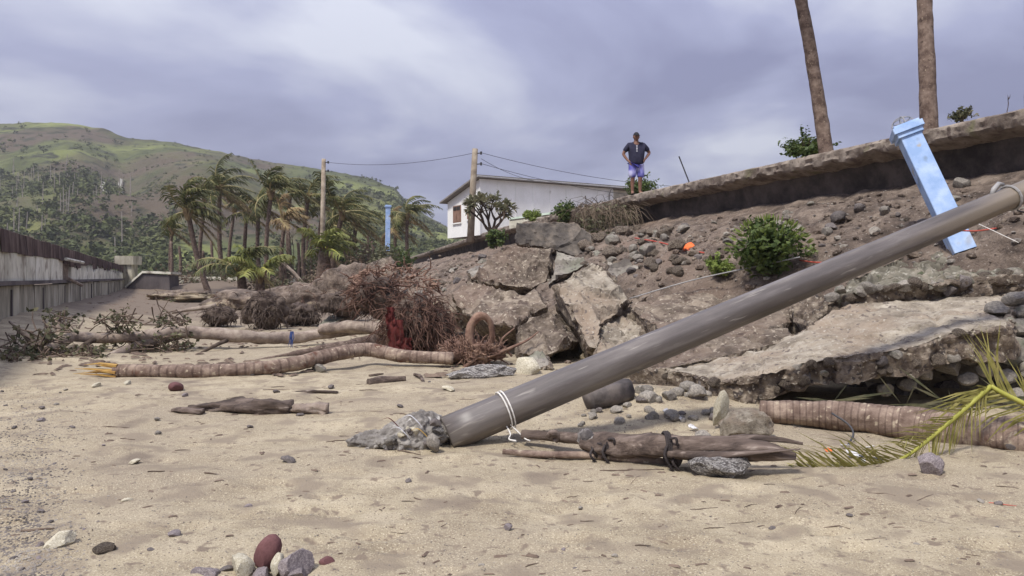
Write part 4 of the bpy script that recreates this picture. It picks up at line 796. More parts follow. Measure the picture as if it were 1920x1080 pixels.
def slab(name, label, top, thick, mats, seed=0, res=0.065, at=0.012, asd=0.05, down=None, cat='concrete slab', stones=0, stonesize=0.07, taper=0.0, group=None):
    top = [Vector(p) for p in top]; n_ = Vector((0, 0, 0))
    for i in range(len(top)): n_ += (top[i] - top[0]).cross(top[(i + 1) % len(top)] - top[0])
    n_.normalize()
    if n_.z < 0 and down is None: n_ = -n_
    dn = down.normalized() if down is not None else -n_
    c0 = sum(top, Vector((0, 0, 0))) / len(top); rg = random.Random(seed)
    bm = bmesh.new(); tv = [bm.verts.new(p) for p in top]; bv = [bm.verts.new(p + dn * thick * rg.uniform(0.8, 1.15) + (c0 - p) * taper) for p in top]
    k = len(top); ft = bm.faces.new(tv); ft.material_index = 0; fb_ = bm.faces.new(bv[::-1]); fb_.material_index = 1
    for i in range(k): f = bm.faces.new((tv[i], bv[i], bv[(i + 1) % k], tv[(i + 1) % k])); f.material_index = 1
    bmesh.ops.recalc_face_normals(bm, faces=bm.faces[:]); bmesh.ops.triangulate(bm, faces=bm.faces[:])
    for _ in range(7):
        lg = [e for e in bm.edges if e.calc_length() > res]
        if not lg: break
        bmesh.ops.subdivide_edges(bm, edges=lg, cuts=1); bmesh.ops.triangulate(bm, faces=[f for f in bm.faces if len(f.verts) > 3])
    bm.normal_update(); S = Vector((seed * 3.7, seed * 1.3, 0)); side = []
    off = []
    for v in bm.verts:
        ms = {f.material_index for f in v.link_faces}; p = v.co + S; big = noise.fractal(p * 1.3, 1, 2, 4); fine = noise.fractal(p * 7, 1, 2, 4)
        if ms == {0}: d = n_ * (at * 1.8 * big + at * 1.3 * fine + at * 0.9 * (0.35 - noise.voronoi(p * 3.1)[0][0]) + at * 0.55 * noise.cell(p * 2.6 + Vector((3, 1, 2))) - at * 3.6 * max(0, 0.08 - abs(noise.noise(p * 1.0))) / 0.08 - at * 1.6 * max(0, 0.06 - abs(noise.noise(p * 2.7 + Vector((9, 0, 0))))) / 0.06)
        elif ms == {1}:
            cell = noise.voronoi(p * 6.0)[0][0]; d = v.normal * (asd * (0.8 * big + 0.45 * fine) + asd * 0.8 * (0.32 - cell) + asd * 0.55 * (noise.cell(p * 4.5) ))
            if v.normal.dot(dn) < 0.5: side.append((v.co.copy(), v.normal.copy()))
        else: d = (v.normal - n_ * v.normal.dot(n_)) * asd * (0.9 * fine + 0.9 * big - 0.55) + n_ * (-0.5 * asd * abs(fine))
        off.append(d)
    for v, d in zip(bm.verts, off): v.co += d
    base = Vector((c0.x, c0.y, min(v.co.z for v in bm.verts)))
    for v in bm.verts: v.co -= base
    me = bpy.data.meshes.new(name); bm.to_mesh(me); bm.free()
    for m in mats: me.materials.append(m)
    me.polygons.foreach_set('use_smooth', [True] * len(me.polygons)); me.set_sharp_from_angle(angle=R(24)); o = bpy.data.objects.new(name, me); COL.objects.link(o); o.location = base; tag(o, label, cat, group)
    side = [s for s in side if s[1].y < 0.2]
    for i in range(stones):
        if not side: break
        p, nn = rg.choice(side); s = stonesize * rg.uniform(0.6, 1.3)
        rock(rg.choice('aadc'), p - nn * s * 0.45, (s, s * rg.uniform(.8, 1.2), s * rg.uniform(.7, 1)), parent=o, name='embedded_stone', onground=False)
    return o

KW = {'d': 'dark angular', 'g': 'grey rounded', 'c': 'pale grey broken', 'a': 'brown pebbly', 'p': 'mottled', 't': 'tan', 'b': 'crusted', 'w': 'whitish', 'r': 'reddish'}
def krock(kd, c, s, what, group, name, mid=0.08, **k):
    sz = 'big' if s > mid else 'little'
    return rock(kd, c, s, '%s %s %s' % (sz, KW[kd], what), group=group, name=name, **k)
def HP(lst, lift=0.2): return [hit(px, py, lift) for px, py in lst]
# --- sea wall pieces on the slope
A1 = [P(968, 417, 19.0), P(1078, 417, 19.0), P(1110, 440, 18.7), P(1115, 470, 18.5), P(1104, 490, 18.3), P(1036, 468, 18.7), P(962, 457, 18.9)]
slab('coping_block', 'dark stained block of broken sea wall coping standing upright on the slope', A1, 1.1, (m_moss, m_aggr), 1, res=0.085, at=0.016, asd=0.07, down=Vector((0.25, 1, -0.15)), cat='concrete block')
slab('sea_wall_slab', 'pinkish tilted slab of sea wall under the dark coping block', [P(949, 461, 16.9), P(1034, 467, 16.7), P(1028, 526, 15.9), P(998, 543, 15.6), P(942, 535, 15.8), P(880, 525, 16.3), P(922, 480, 16.7)], 1.2, (m_pink, m_aggr), 2, res=0.075, at=0.03, asd=0.06, down=Vector((0.12, 1, -0.4)))
slab('sea_wall_slab', 'small grey-brown slab wedged right of the pinkish tilted slab', [P(1042, 471, 16.2), P(1098, 487, 15.8), P(1106, 495, 15.5), P(1026, 536, 14.9), P(1034, 524, 15.2)], 1.0, (m_conc2, m_aggr), 3, res=0.085, at=0.025, asd=0.06, down=Vector((0.12, 1, -0.4)))
slab('sea_wall_slab', 'cracked tan slab sloping down to the root tangle', [P(846, 550, 13.4), P(882, 530, 13.8), P(942, 547, 13.1), P(984, 555, 12.6), P(1002, 542, 12.8), P(1026, 577, 12.1), P(996, 592, 11.8), P(964, 616, 11.2), P(912, 608, 11.6), P(858, 582, 12.6)], 1.3, (m_pink, m_aggr), 4, res=0.08, at=0.03, asd=0.06, down=Vector((0.12, 1, -0.4)))
D = [P(970, 616, 10.9), P(1006, 594, 11.1), P(1032, 584, 11.2), P(1076, 640, 10.7), P(1062, 654, 10.5), P(1012, 672, 10.3), P(968, 667, 10.4)]
slab('sea_wall_block', 'thick dark-faced block resting on the sand behind the root tangle', D, 1.0, (m_pink, m_aggr), 5, res=0.09, at=0.04, asd=0.06, down=Vector((0.2, 1, -0.1)), cat='concrete block')
slab('sea_wall_slab', 'large tan slab split by a dark crack above the fallen pole', [P(1038, 540, 11.7), P(1110, 494, 12.7), P(1133, 508, 12.5), P(1180, 560, 11.8), P(1162, 584, 11.3), P(1127, 610, 10.8), P(1122, 656, 10.0), P(1099, 650, 10.1), P(1084, 612, 10.7)], 1.3, (m_conc, m_aggr), 6, res=0.08, at=0.028, asd=0.06, down=Vector((0.12, 1, -0.4)))
slab('sea_wall_slab', 'grey gravelly slab behind the split tan slab', [P(1138, 492, 14.0), P(1236, 503, 13.6), P(1262, 528, 13.0), P(1198, 572, 12.2), P(1188, 555, 12.6), P(1140, 508, 13.6)], 1.0, (m_conc2, m_aggr), 7, res=0.09, at=0.028, asd=0.06, down=Vector((0.12, 1, -0.4)))
slab('sea_wall_lump', 'rounded sandy lump of concrete above the fallen pole', [P(1126, 614, 11.2), P(1196, 586, 12.0), P(1262, 580, 12.2), P(1262, 640, 9.8), P(1190, 672, 9.2), P(1118, 662, 9.5)], 0.5, (m_conc, m_aggr), 8, res=0.09, at=0.07, asd=0.09, cat='concrete lump')
slab('sea_wall_slab', 'broad brown slab lying flat behind the fallen pole below the green bush', [P(1232, 556, 11.6), P(1365, 522, 12.6), P(1475, 524, 12.2), P(1518, 562, 10.4), P(1492, 600, 9.4), P(1380, 640, 8.7), P(1264, 640, 9.2), P(1200, 592, 10.6)], 0.45, (m_pink, m_aggr), 9, res=0.075, at=0.02, asd=0.07, stones=8)
slab('sea_wall_slab', 'low brown slab tucked between the fallen pole and the large tilted slab', [P(1180, 690, 8.2), P(1300, 632, 9.0), P(1480, 612, 9.1), P(1490, 634, 8.5), P(1300, 690, 7.8)], 0.3, (m_pink, m_aggr), 10, res=0.09, at=0.03, asd=0.06)
# --- the large tilted slab and what lies round it
TOP = [P(1240, 690, 7.7), P(1300, 702, 7.3), P(1336, 718, 6.85), P(1470, 690, 6.8), P(1559, 671, 6.75), P(1714, 650, 6.75), P(1792, 624, 6.85), P(1891, 608, 6.9), P(1910, 572, 7.8), P(1903, 545, 8.7), P(1615, 566, 8.8), P(1559, 580, 8.6), P(1509, 615, 8.3), P(1440, 645, 8.2)]
slab('tilted_slab', 'large tilted slab of broken pavement with a rough pebbly edge over the palm log', TOP, 0.30, (m_conc, m_aggr), 12, res=0.042, at=0.016, asd=0.065, stones=40, stonesize=0.065)
TJ = [P(1546, 562, 8.9), P(1620, 545, 8.7), P(1720, 530, 8.6), P(1830, 520, 8.5), P(1960, 505, 8.4), P(1990, 420, 9.9), P(1800, 450, 10.0), P(1690, 480, 9.8), P(1600, 520, 9.5)]
slab('upper_slab', 'algae-stained slab with crumbling edge lying above the large tilted slab', TJ, 0.34, (m_green, m_aggr), 13, res=0.07, at=0.05, asd=0.09, stones=18, stonesize=0.085)
slab('concrete_chunk', 'broken chunk wedged between the tilted slab and the flat brown slab', [P(1485, 545, 10.2), P(1545, 552, 9.6), P(1552, 580, 9.1), P(1512, 606, 8.8), P(1478, 590, 9.3)], 0.4, (m_aggr, m_aggr), 14, res=0.08, at=0.05, asd=0.07, cat='concrete chunk')
q0 = hit(630, 600, 0.12); slab('grey_slab', 'narrow grey slab propped by the fallen logs beside the dark root mound', [P(588, 612, 19), P(650, 570, 21), P(682, 566, 21), P(670, 582, 20), P(612, 614, 18.8)], 0.25, (m_conc2, m_aggr), 15, res=0.12, at=0.02, asd=0.05)
slab('fallen_pavement', 'slanting earth-covered slab above the dark root mounds', [P(600, 560, 27), P(690, 492, 30), P(735, 478, 31), P(745, 510, 28), P(690, 560, 24), P(650, 580, 23)], 0.35, (m_pink, m_aggr), 16, res=0.2, at=0.08, asd=0.1)
for i, (pts, th, mt, lab) in enumerate([
    ([(1108, 470, 17.6), (1150, 462, 17.8), (1168, 490, 16.4), (1130, 505, 15.8)], .5, m_conc2, 'tilted grey block beside the hole under the dry brush'),
    ([(1165, 478, 16.6), (1215, 470, 16.8), (1240, 500, 15.2), (1185, 508, 15.0)], .4, m_conc, 'tan block above the grey gravelly slab'),
    ([(1180, 575, 11.6), (1215, 548, 12.4), (1262, 560, 11.7), (1240, 586, 10.9), (1200, 596, 10.7)], .5, m_pink, 'brown wedge of concrete between the gravelly slab and the sandy lump'),
    ([(1246, 508, 14.4), (1330, 492, 14.6), (1404, 518, 13.0), (1366, 546, 12.0), (1268, 560, 11.9)], .4, m_conc2, 'dark grey slab lying below the small light green plant'),
    ([(872, 506, 17.4), (912, 492, 17.8), (934, 512, 16.6), (890, 526, 16.2)], .4, m_conc2, 'small grey block left of the pinkish tilted slab'),
    ([(820, 560, 15.0), (856, 545, 15.2), (868, 575, 13.6), (836, 590, 13.4)], .4, m_pink, 'earthy block behind the big root ball'),
    ([(1270, 600, 9.9), (1330, 580, 10.3), (1372, 600, 9.7), (1320, 622, 9.3)], .35, m_conc2, 'grey block lying on the flat brown slab'),
    ([(1125, 655, 9.7), (1170, 640, 9.9), (1190, 676, 9.0), (1150, 690, 8.8)], .35, m_conc, 'broken tan block at the foot of the split slab'),
    ([(985, 668, 10.2), (1020, 662, 10.3), (1036, 684, 9.7), (1000, 694, 9.6)], .25, m_conc2, 'small pale block on the sand before the dark-faced block')]):
    slab('sea_wall_fragment', lab, [P(*u) for u in pts], th, (mt, m_aggr), 60 + i, res=.09, at=.04, asd=.08, cat='concrete block')
# small cubes of concrete and lumps
def lump(px, py, size, kd, label, cat='concrete lump', sink=0.2, rot=None): return rock(kd, hit(px, py), size, label, cat, name='concrete_lump', sink=sink, rot=rot)
lump(905, 708, (0.42, 0.16, 0.10), 'b', 'long pale lump of concrete on the sand below the root tangle', rot=(0.1, 0, 0.15))
lump(985, 700, (0.22, 0.2, 0.14), 'w', 'white crusted lump of concrete beside the long pale lump')
lump(1398, 822, (0.19, 0.15, 0.135), 't', 'rounded concrete lump with embedded cobbles behind the driftwood bundle')
lump(1352, 893, (0.22, 0.15, 0.085), 'b', 'white-encrusted rock propping up the driftwood bundle', 'stone', sink=0.12, rot=(0, 0, 0.2))
lump(1352, 805, (0.06, 0.06, 0.17), 'w', 'upright pale splinter of concrete behind the driftwood bundle', sink=0.1, rot=(0.1, 0.12, 0))
lump(1318, 832, (0.07, 0.07, 0.06), 'g', 'round grey cobble behind the driftwood bundle', 'stone')
# round-ended broken pipe footing by the pole
q = MB(); a = hit(1108, 768) + Vector((0, 0, 0.085)); q.tube([a + Vector((-0.02, 0, 0)), a + Vector((0.16, 0.10, 0.03)), a + Vector((0.34, 0.25, 0.05))], [0.10, 0.115, 0.105], 16, rough=0.2); q.build('round_stone', m_stoneb, smooth=True, label='dark rounded boulder with a flat end under the fallen pole', cat='stone')
# cobbles spilled under the slab
rg = random.Random(77)
for i in range(46):
    px = rg.uniform(1085, 1345); py = rg.uniform(728, 800) - (px - 1100) * 0.02; s = rg.uniform(0.035, 0.085) * (1.2 if py < 760 else 0.7)
    krock(rg.choice('ggdg'), hit(px, py), s, 'cobble spilled on sand under left end of the tilted slab', 'cobbles under the tilted slab', 'cobble', .06)
for (px, py, s) in [(1790, 640, .15), (1840, 625, .17), (1895, 660, .19), (1850, 690, .12), (1885, 705, .10), (1780, 690, .13), (1915, 615, .14), (1735, 700, .10), (1905, 560, .13), (1870, 580, .12), (1935, 590, .16), (1945, 650, .2), (1820, 665, .12), (1815, 710, .09), (1940, 700, .14), (1760, 665, .11), (1925, 690, .11), (1910, 740, .09), (1700, 720, .09), (1660, 730, .08), (1960, 720, .15), (1860, 655, .11)]:
    krock(rg.choice('ggc'), P(px, py, lerp(7.6, 6.9, (py - 560) / 180)), s, 'boulder heaped beside the right end of the tilted slab', 'boulders beside the tilted slab', 'boulder', .125, onground=False)
for i in range(6): rock('d', P(rg.uniform(1560, 1790), rg.uniform(700, 745), rg.uniform(7.6, 8.3)), rg.uniform(.09, .16), 'dim cobble in the hollow beneath the tilted slab', group='cobbles in the hollow', name='cobble', onground=False)
# crumbling stones in the broken edge of the upper slab
for i in range(22): rock(rg.choice('gac'), P(1560 + i * 17, 548 - i * 1.6 + rg.uniform(-8, 14), 8.75 - i * 0.01), rg.uniform(.05, .11), 'loose stone in the crumbling edge of the algae-stained slab', group='stones of the crumbling edge', name='edge_stone', onground=False)
# rocks and rubble on the soil face
for (px, py, s) in [(1833, 308, .10), (1803, 350, .13), (1790, 378, .08), (1665, 350, .06), (1610, 395, .12), (1575, 418, .17), (1560, 430, .10), (1660, 400, .11), (1520, 385, .07), (1500, 430, .08), (1405, 392, .09), (1640, 440, .09), (1550, 440, .1), (1730, 420, .08), (1475, 410, .07), (1880, 300, .07), (1860, 330, .06)]:
    h_ = hit(px, py, 0)
    if edist(h_.x, h_.y) > 0.1: krock(rg.choice('dgc'), h_, s, 'rock lying on the bare soil face below the promenade', 'rocks on the soil face', 'rock', .09)
for i in range(80):
    px = rg.uniform(1150, 1480); py = rg.uniform(395, 520) - max(0, (px - 1300)) * 0.12
    if rg.random() < 0.10: px, py = rg.uniform(1480, 1700), rg.uniform(350, 470)
    s = rg.uniform(0.03, 0.10) if px > 1280 else rg.uniform(0.04, 0.13)
    if px > 1480: s *= .55
    h_ = hit(px, py, 0)
    if edist(h_.x, h_.y) < 0.5: continue
    krock(rg.choice('dgcaa'), h_, s, 'rubble stone scattered on the collapsed slope', 'rubble on the slope', 'rubble_stone', .07)
for i in range(60):
    px = rg.uniform(760, 960); py = rg.uniform(480, 560); 
    krock(rg.choice('dca'), hit(px, py, 0), rg.uniform(0.06, 0.2), 'clod of rubble on the far slope below the house', 'clods on the far slope', 'soil_clod', .13)
for i in range(40):
    px = rg.uniform(1090, 1300); py = rg.uniform(430, 500); h_ = hit(px, py, 0); krock(rg.choice('caa'), h_, rg.uniform(0.06, 0.2), 'masonry piece beside the dark coping block', 'masonry beside the coping block', 'masonry_piece', .12)

# ------------------------------------------------------------------ fallen pole with its footing
pA, pB = P(838, 815, 5.32), P(1905, 366, 7.0); pdir = (pB - pA).normalized(); pEnd = pA + pdir * ((pB - pA).length + 2.6)
fp = empty('fallen_pole', Vector((pA.x, pA.y, 0)), 'long grey metal lamp pole lying aslant across the rubble', 'pole')
def ring(p, r, n=8, ph=0.2):
    z = pdir; x = z.cross(Vector((0, 0, 1))).normalized(); y = x.cross(z); return [p + x * math.cos(2 * math.pi * (i + .5) / n + ph) * r + y * math.sin(2 * math.pi * (i + .5) / n + ph) * r for i in range(n)]
def polyshaft(q, p0, p1, r0, r1, n=8, seg=40, ch=0.13):
    # octagonal shaft with rounded corners
    vs = []; m = n * 3
    z = pdir; x = z.cross(Vector((0, 0, 1))).normalized(); y = x.cross(z)
    for k in range(seg + 1):
        t = k / seg; c_ = p0.lerp(p1, t); r_ = lerp(r0, r1, t)
        for i in range(n):
            a0 = 2 * math.pi * (i + 0.5) / n
            for s in (-ch, 0, ch):
                rr = r_ * (math.cos(math.pi / n) / math.cos(abs(math.pi / n - abs(s)))) * (0.965 if s == 0 else 1.0) * (1 + 0.006 * noise.noise(c_ * 4 + Vector((a0, 0, 0))))
                vs.append(c_ + (x * math.cos(a0 + s) + y * math.sin(a0 + s)) * rr)
    q.add(vs, [(k * m + i, k * m + (i + 1) % m, (k + 1) * m + (i + 1) % m, (k + 1) * m + i) for k in range(seg) for i in range(m)] + [tuple(range(m))[::-1], tuple(seg * m + i for i in range(m))])
q = MB(); polyshaft(q, pA, pEnd, 0.137, 0.098); o_ = q.build('shaft', m_pole, fp, smooth=True); Q_ = pdir.to_track_quat('X', 'Z'); o_.data.transform(Q_.inverted().to_matrix().to_4x4()); o_.rotation_euler = Q_.to_euler()      # the grain of the metal runs along the pole
def onpole(t): return pA + (pB - pA) * t
rpole = lambda t: lerp(0.137, 0.107, t)
q = MB(); q.tube(ring(onpole(0.985), 0.118, 16) + ring(onpole(0.985), 0.118, 16)[:1], 0.012, 5); q.build('clamp_band', m_steel, fp)
x_ = pdir.cross(Vector((0, 0, 1))).normalized(); y_ = x_.cross(pdir)
q = MB(); c_ = onpole(0.958); q.tube([c_ + y_ * 0.085 - pdir * 0.05, c_ + y_ * 0.135, c_ + y_ * 0.165 + pdir * 0.07, c_ + y_ * 0.14 + pdir * 0.12], [0.02, 0.024, 0.022, 0.018], 7); q.build('bracket_hook', m_steel, fp, smooth=True)
q = MB(); c_ = onpole(0.985); q.tube([c_ + y_ * 0.12 - x_ * -0.02, c_ + x_ * 0.05 - y_ * 0.13, c_ + pdir * 0.35 - y_ * 0.3], 0.008, 5); q.build('strap', m_wire, fp)
c_ = onpole(0.078)
for j in range(2):
    rr = ring(c_ + pdir * (0.025 * j), 0.1435, 20); q = MB(); q.tube(rr + rr[:1], 0.0055, 5)
    lo_ = c_ + pdir * (0.02 + 0.03 * j) - Vector((0, 0.09, 0.10)); q.tube(bez([lo_, lo_ + Vector((0.03 + 0.03 * j, -0.04, -0.05)), Vector((lo_.x + 0.02 + 0.09 * j, lo_.y - 0.06, 0.05)), Vector((lo_.x + 0.07 + 0.07 * j, lo_.y - 0.12, 0.05))], 5), 0.0055, 5); q.build('tied_string', m_string, fp)
m_mortar = M('mortar', [(0.16, 0.145, 0.13), (0.27, 0.25, 0.225), (0.42, 0.395, 0.36)], 6, rough=0.93, bump=1.0, bscale=22, bdist=0.03, speck=[((0.10, 0.088, 0.08), 12, 0.58, 0.66), ((0.55, 0.53, 0.49), 18, 0.64, 0.72)])
foot = empty('concrete_footing', Vector((-0.9, 5.3, 0)), 'broken lumpy concrete footing full of cobbles at the buried end of the fallen pole', 'concrete footing')
rg = random.Random(9)
bm_ = bmesh.new(); bmesh.ops.create_icosphere(bm_, subdivisions=6, radius=1); vs = []
for v in bm_.verts:
    c_ = v.co; u = c_.x * .5 + .5; hh = lerp(.07, .215, sstep(.15, .85, u)); ww = lerp(.10, .20, sstep(.1, .8, u))
    p = Vector((lerp(-1.20, -.44, u), 5.34 + c_.y * ww, hh * .32 + c_.z * hh)); p2 = p * 9
    k_ = .030 * noise.fractal(p * 5, 1, 2, 5) + .040 * (.34 - noise.voronoi(p * 13)[0][0]) + .02 * noise.fractal(p * 22, 1, 2, 3); vs.append(p + c_ * k_)
q = MB(); q.add(vs, [tuple(v.index for v in f.verts) for f in bm_.faces]); bm_.free(); q.build('mortar_mass', m_mortar, foot, smooth=True)
rg = random.Random(9)
for i in range(34):
    px = rg.uniform(668, 835); t = (px - 668) / 167; py = lerp(855, 800, t) + rg.uniform(-22, 28) * (0.3 + t * 0.7); rock(rg.choice('ggdwb'), P(px, py, 5.22 - 0.05 * rg.random()), rg.uniform(.016, .045), parent=foot, name='embedded_cobble', onground=False)
rock('g', P(813, 830, 5.12), (.055, .045, .065), parent=foot, name='embedded_cobble', onground=False)
for (px, py, mt) in ((752, 812, m_litter), (775, 790, m_litter), (735, 795, m_redcloth), (790, 815, m_woodp)):
    q = MB(); c_ = P(px, py, 5.15); 
    q.tube(bez([c_ + Vector((-.07, 0, .03)), c_ + Vector((-.02, -.02, .045)), c_ + Vector((.03, -.01, 0)), c_ + Vector((.06, 0, -.04))], 4), rads([.002, .006, .008, .003], 13), 5, flat=.4, rough=.4); q.build('plastic_strip', mt, foot)
# ------------------------------------------------------------------ driftwood bundle
bd = empty('driftwood_bundle', hit(1230, 880), 'bundle of dark split driftwood bound with black rope on the sand', 'driftwood')
def log(name, pts, rad, mat, parent=None, n=12, rough=0.3, seed=0, spans=14, flat=1.0, **k):
    q = MB(); b_ = bez(pts, spans); q.tube(b_, rads(rad, len(b_)), n, rough=rough, seed=seed, flat=flat); return q.build(name, mat, parent, smooth=True, **k)
YB = 5.0
log('split_log', [P(1092, 830, YB + .02), P(1180, 836, YB - .15), P(1262, 835, YB - .3), P(1360, 840, YB - .4), P(1440, 846, YB - .47), P(1492, 856, YB - .5)], [.05, .075, .078, .07, .062, .05, .02], m_wood, bd, seed=1, rough=.45)
log('split_log', [P(1270, 828, YB - .25), P(1370, 825, YB - .3), P(1440, 822, YB - .38), P(1505, 832, YB - .42)], [.05, .05, .04, .025, .012], m_wood, bd, seed=2, rough=.5, flat=.6)
log('split_log', [P(1250, 852, YB - .35), P(1330, 855, YB - .46), P(1400, 850, YB - .52), P(1500, 842, YB - .55)], [.04, .045, .04, .02, .008], m_wood, bd, seed=6, rough=.5, flat=.6)
log('log', [P(978, 815, YB + .35), P(1030, 818, YB + .3), P(1092, 822, YB + .12), P(1150, 828, YB + .0)], [.032, .036, .038, .04], m_wood, bd, seed=3)
log('knot', [P(1028, 818, YB + .22), P(1036, 812, YB + .2), P(1046, 818, YB + .22), P(1040, 828, YB + .22)], [.018, .024, .024, .018], m_wood, bd, seed=4)
log('stick', [P(942, 847, YB + .0), P(1010, 852, YB), P(1100, 854, YB - .02), P(1190, 862, YB - .15), P(1262, 868, YB - .2)], [.016, .022, .024, .028, .026], m_bark_near, bd, seed=5, rough=.35)
log('bark_scrap', [P(1090, 818, YB + .05), P(1105, 822, YB), P(1130, 832, YB - .02)], [.045, .055, .03], m_barn, bd, seed=8, rough=.5)
def binding(px, py, Y, r, turns, lean=0.0, tail=True):
    q = MB(); c = P(px, py, Y); pts = []
    for i in range(turns * 14 + 1):
        a = 2 * math.pi * i / 14; pts.append(c + Vector((0.012 * i / 14 + lean * math.sin(a), math.cos(a) * r, math.sin(a) * r * 1.05)))
    q.tube(pts, 0.0095, 6)
    if tail: q.tube(bez([c + Vector((0, -r, r * .3)), c + Vector((-.02, -r - .03, -r * .3)), c + Vector((.02, -r - .02, -r * 1.2)), c + Vector((.05, -r, -r * 1.6))], 5), 0.009, 6); q.tube(bez([c + Vector((0.02, -r, r * .8)), c + Vector((.05, -r - .03, r * .9)), c + Vector((.06, -r - .02, r * .4))], 5), 0.009, 6)
    q.build('rope_binding', m_rope, bd, smooth=True)
binding(1245, 838, YB - .28, .088, 3); binding(1132, 836, YB - .06, .075, 2, .02); binding(1110, 842, YB - .02, .06, 1, -.03); binding(1262, 856, YB - .3, .055, 4, .02)
# ------------------------------------------------------------------ fallen palm log and torn frond at the right
PLr = [P(1425, 772, 6.1), P(1560, 778, 5.9), P(1700, 794, 5.6), P(1800, 811, 5.35), P(1920, 822, 5.1), P(2080, 840, 4.9)]
q = MB(); pts = bez(PLr, 44); q.tube(pts, rads([.09, .11, .12, .13, .14, .145], len(pts)), 20, rough=0.16, rings=(len(pts) - 1) / 4, ringamp=0.05, seed=3, band=4)
pl = empty('palm_log', Vector((3.0, 5.4, 0)), 'thick reddish ringed palm log lying below the tilted slab', 'log'); q.build('trunk', [m_bark_near, m_bark_ring], pl, smooth=True)
for (px, py, Y, s) in ((1895, 838, 4.98, .03), (1560, 782, 5.84, .03), (1660, 806, 5.62, .025), (1850, 808, 5.2, .018)): rock('d', P(px, py, Y), (s, s * .3, s * .7), parent=pl, name='bark_scar', onground=False)
fr = empty('torn_frond', P(1700, 860, 5.0), 'torn yellow-green palm frond with a snapped midrib draped over the palm log', 'palm frond')
rg = random.Random(4)
RA = bez([P(1500, 884, 4.7), P(1600, 882, 4.72), P(1690, 860, 4.8), P(1770, 800, 4.95), P(1858, 724, 5.05)], 8); RB = bez([P(1858, 724, 5.05), P(1890, 742, 5.0), P(1990, 790, 4.9)], 8)
for (ra, r_) in ((RA, [.004, .006, .011, .014, .016]), (RB, [.016, .017, .02])):
    q = MB(); q.tube(ra, rads(r_, len(ra)), 6); q.build('midrib', m_rachis, fr, smooth=True)
q = MB()
def leaflets(ra, n, ll, t0, t1):
    for i in range(n):
        t = lerp(t0, t1, i / n); f = t * (len(ra) - 1); k = min(len(ra) - 2, int(f)); p = ra[k].lerp(ra[k + 1], f - k); ax = (ra[k] - ra[k + 1]).normalized()
        for s in (-1, 1):
            if rg.random() < .12: continue
            sd = ax.cross(Vector((0, 1, 0.25))).normalized() * s; l = ll * rg.uniform(.6, 1.15) * (0.35 + 0.65 * math.sin(math.pi * min(1, .15 + t * .8)))
            e1 = (ax * rg.uniform(.5, .9) + sd * .7 + Vector((rg.uniform(-.15, .15), rg.uniform(-.3, .15), -.10))).normalized(); e2 = (e1 + Vector((rg.uniform(-.2, .2), 0, -.55 * rg.random() - .1))).normalized(); wv = ax * .007
            m = p + e1 * l * .55; e = m + e2 * l * .45
            e.z = max(e.z, 0.02); m.z = max(m.z, 0.02)
            q.add([p - wv, p + wv, m + wv, m - wv, e], [(0, 1, 2, 3), (3, 2, 4)])
leaflets(RA, 105, .50, .03, 1.0); leaflets(RB, 26, .5, .02, 1.0)
q.build('leaflets', m_nearleaf, fr, kind='stuff')
q = MB()
for i in range(34):   # dark fronds lying under the slab
    p = P(rg.uniform(1540, 1960), rg.uniform(745, 770), rg.uniform(5.9, 6.6)); d = Vector((rg.uniform(-1, 1), rg.uniform(-.3, .3), rg.uniform(-.1, .25))).normalized(); q.add([p, p + d * .2 + Vector((0, 0, .012)), p + d * .42, p + d * .2 - Vector((0, 0, .012))], [(0, 1, 2, 3)])
q.build('leaf_litter', m_leafd, label='dark shredded palm leaves in the hollow behind the palm log', cat='leaf litter', kind='stuff')
# ------------------------------------------------------------------ fallen trees on the left
ft = empty('fallen_tree', P(690, 640, 13.8), 'long fallen tree with bare trunk and broken leafy branches at its end', 'fallen tree')
def Z(px, py, Y): return P(px, py, Y)
log('trunk', [Z(735, 612, 14.0), Z(640, 622, 13.6), Z(540, 634, 13.2), Z(440, 630, 12.6), Z(340, 622, 12.4), Z(250, 632, 12.0), Z(180, 634, 11.8), Z(120, 630, 11.5)], [.09, .095, .10, .105, .10, .085, .08, .075], m_bark_grey, ft, seed=11, rough=.25)
BR = [([(335, 625, 12.4), (255, 650, 12.0), (200, 672, 11.4), (150, 692, 11.0)], [.085, .065, .055, .045]), ([(130, 632, 11.5), (95, 655, 11.2), (50, 672, 10.9), (0, 668, 10.6), (-60, 655, 10.4)], [.08, .07, .055, .04, .02]),
      ([(120, 632, 11.5), (105, 605, 11.6), (112, 598, 11.7)], [.07, .045, .03]), ([(75, 660, 11.0), (45, 625, 11.1), (18, 603, 11.2)], [.045, .03, .015]), ([(95, 655, 11.2), (85, 690, 10.9), (60, 712, 10.6), (10, 725, 10.4), (-40, 735, 10.2)], [.06, .05, .05, .045, .03]),
      ([(60, 712, 10.6), (20, 700, 10.5), (-10, 690, 10.4)], [.03, .02, .01]), ([(425, 638, 12.5), (400, 650, 12.2), (365, 668, 12.0)], [.03, .022, .012]), ([(345, 618, 12.4), (320, 590, 12.4), (295, 570, 12.4)], [.018, .012, .006]), ([(240, 628, 12.0), (215, 605, 12), (190, 590, 12)], [.018, .012, .006]), ([(330, 620, 12.4), (345, 600, 12.4), (330, 580, 12.4)], [.016, .01, .005]), ([(150, 690, 11), (90, 690, 10.9), (20, 690, 10.8)], [.03, .02, .01]), ([(180, 634, 11.8), (150, 655, 11.5), (135, 690, 11.2)], [.04, .03, .02]), ([(230, 640, 12), (210, 625, 11.9), (228, 600, 11.9)], [.015, .01, .006]), ([(70, 660, 11), (95, 625, 11), (80, 600, 11)], [.02, .012, .006])]
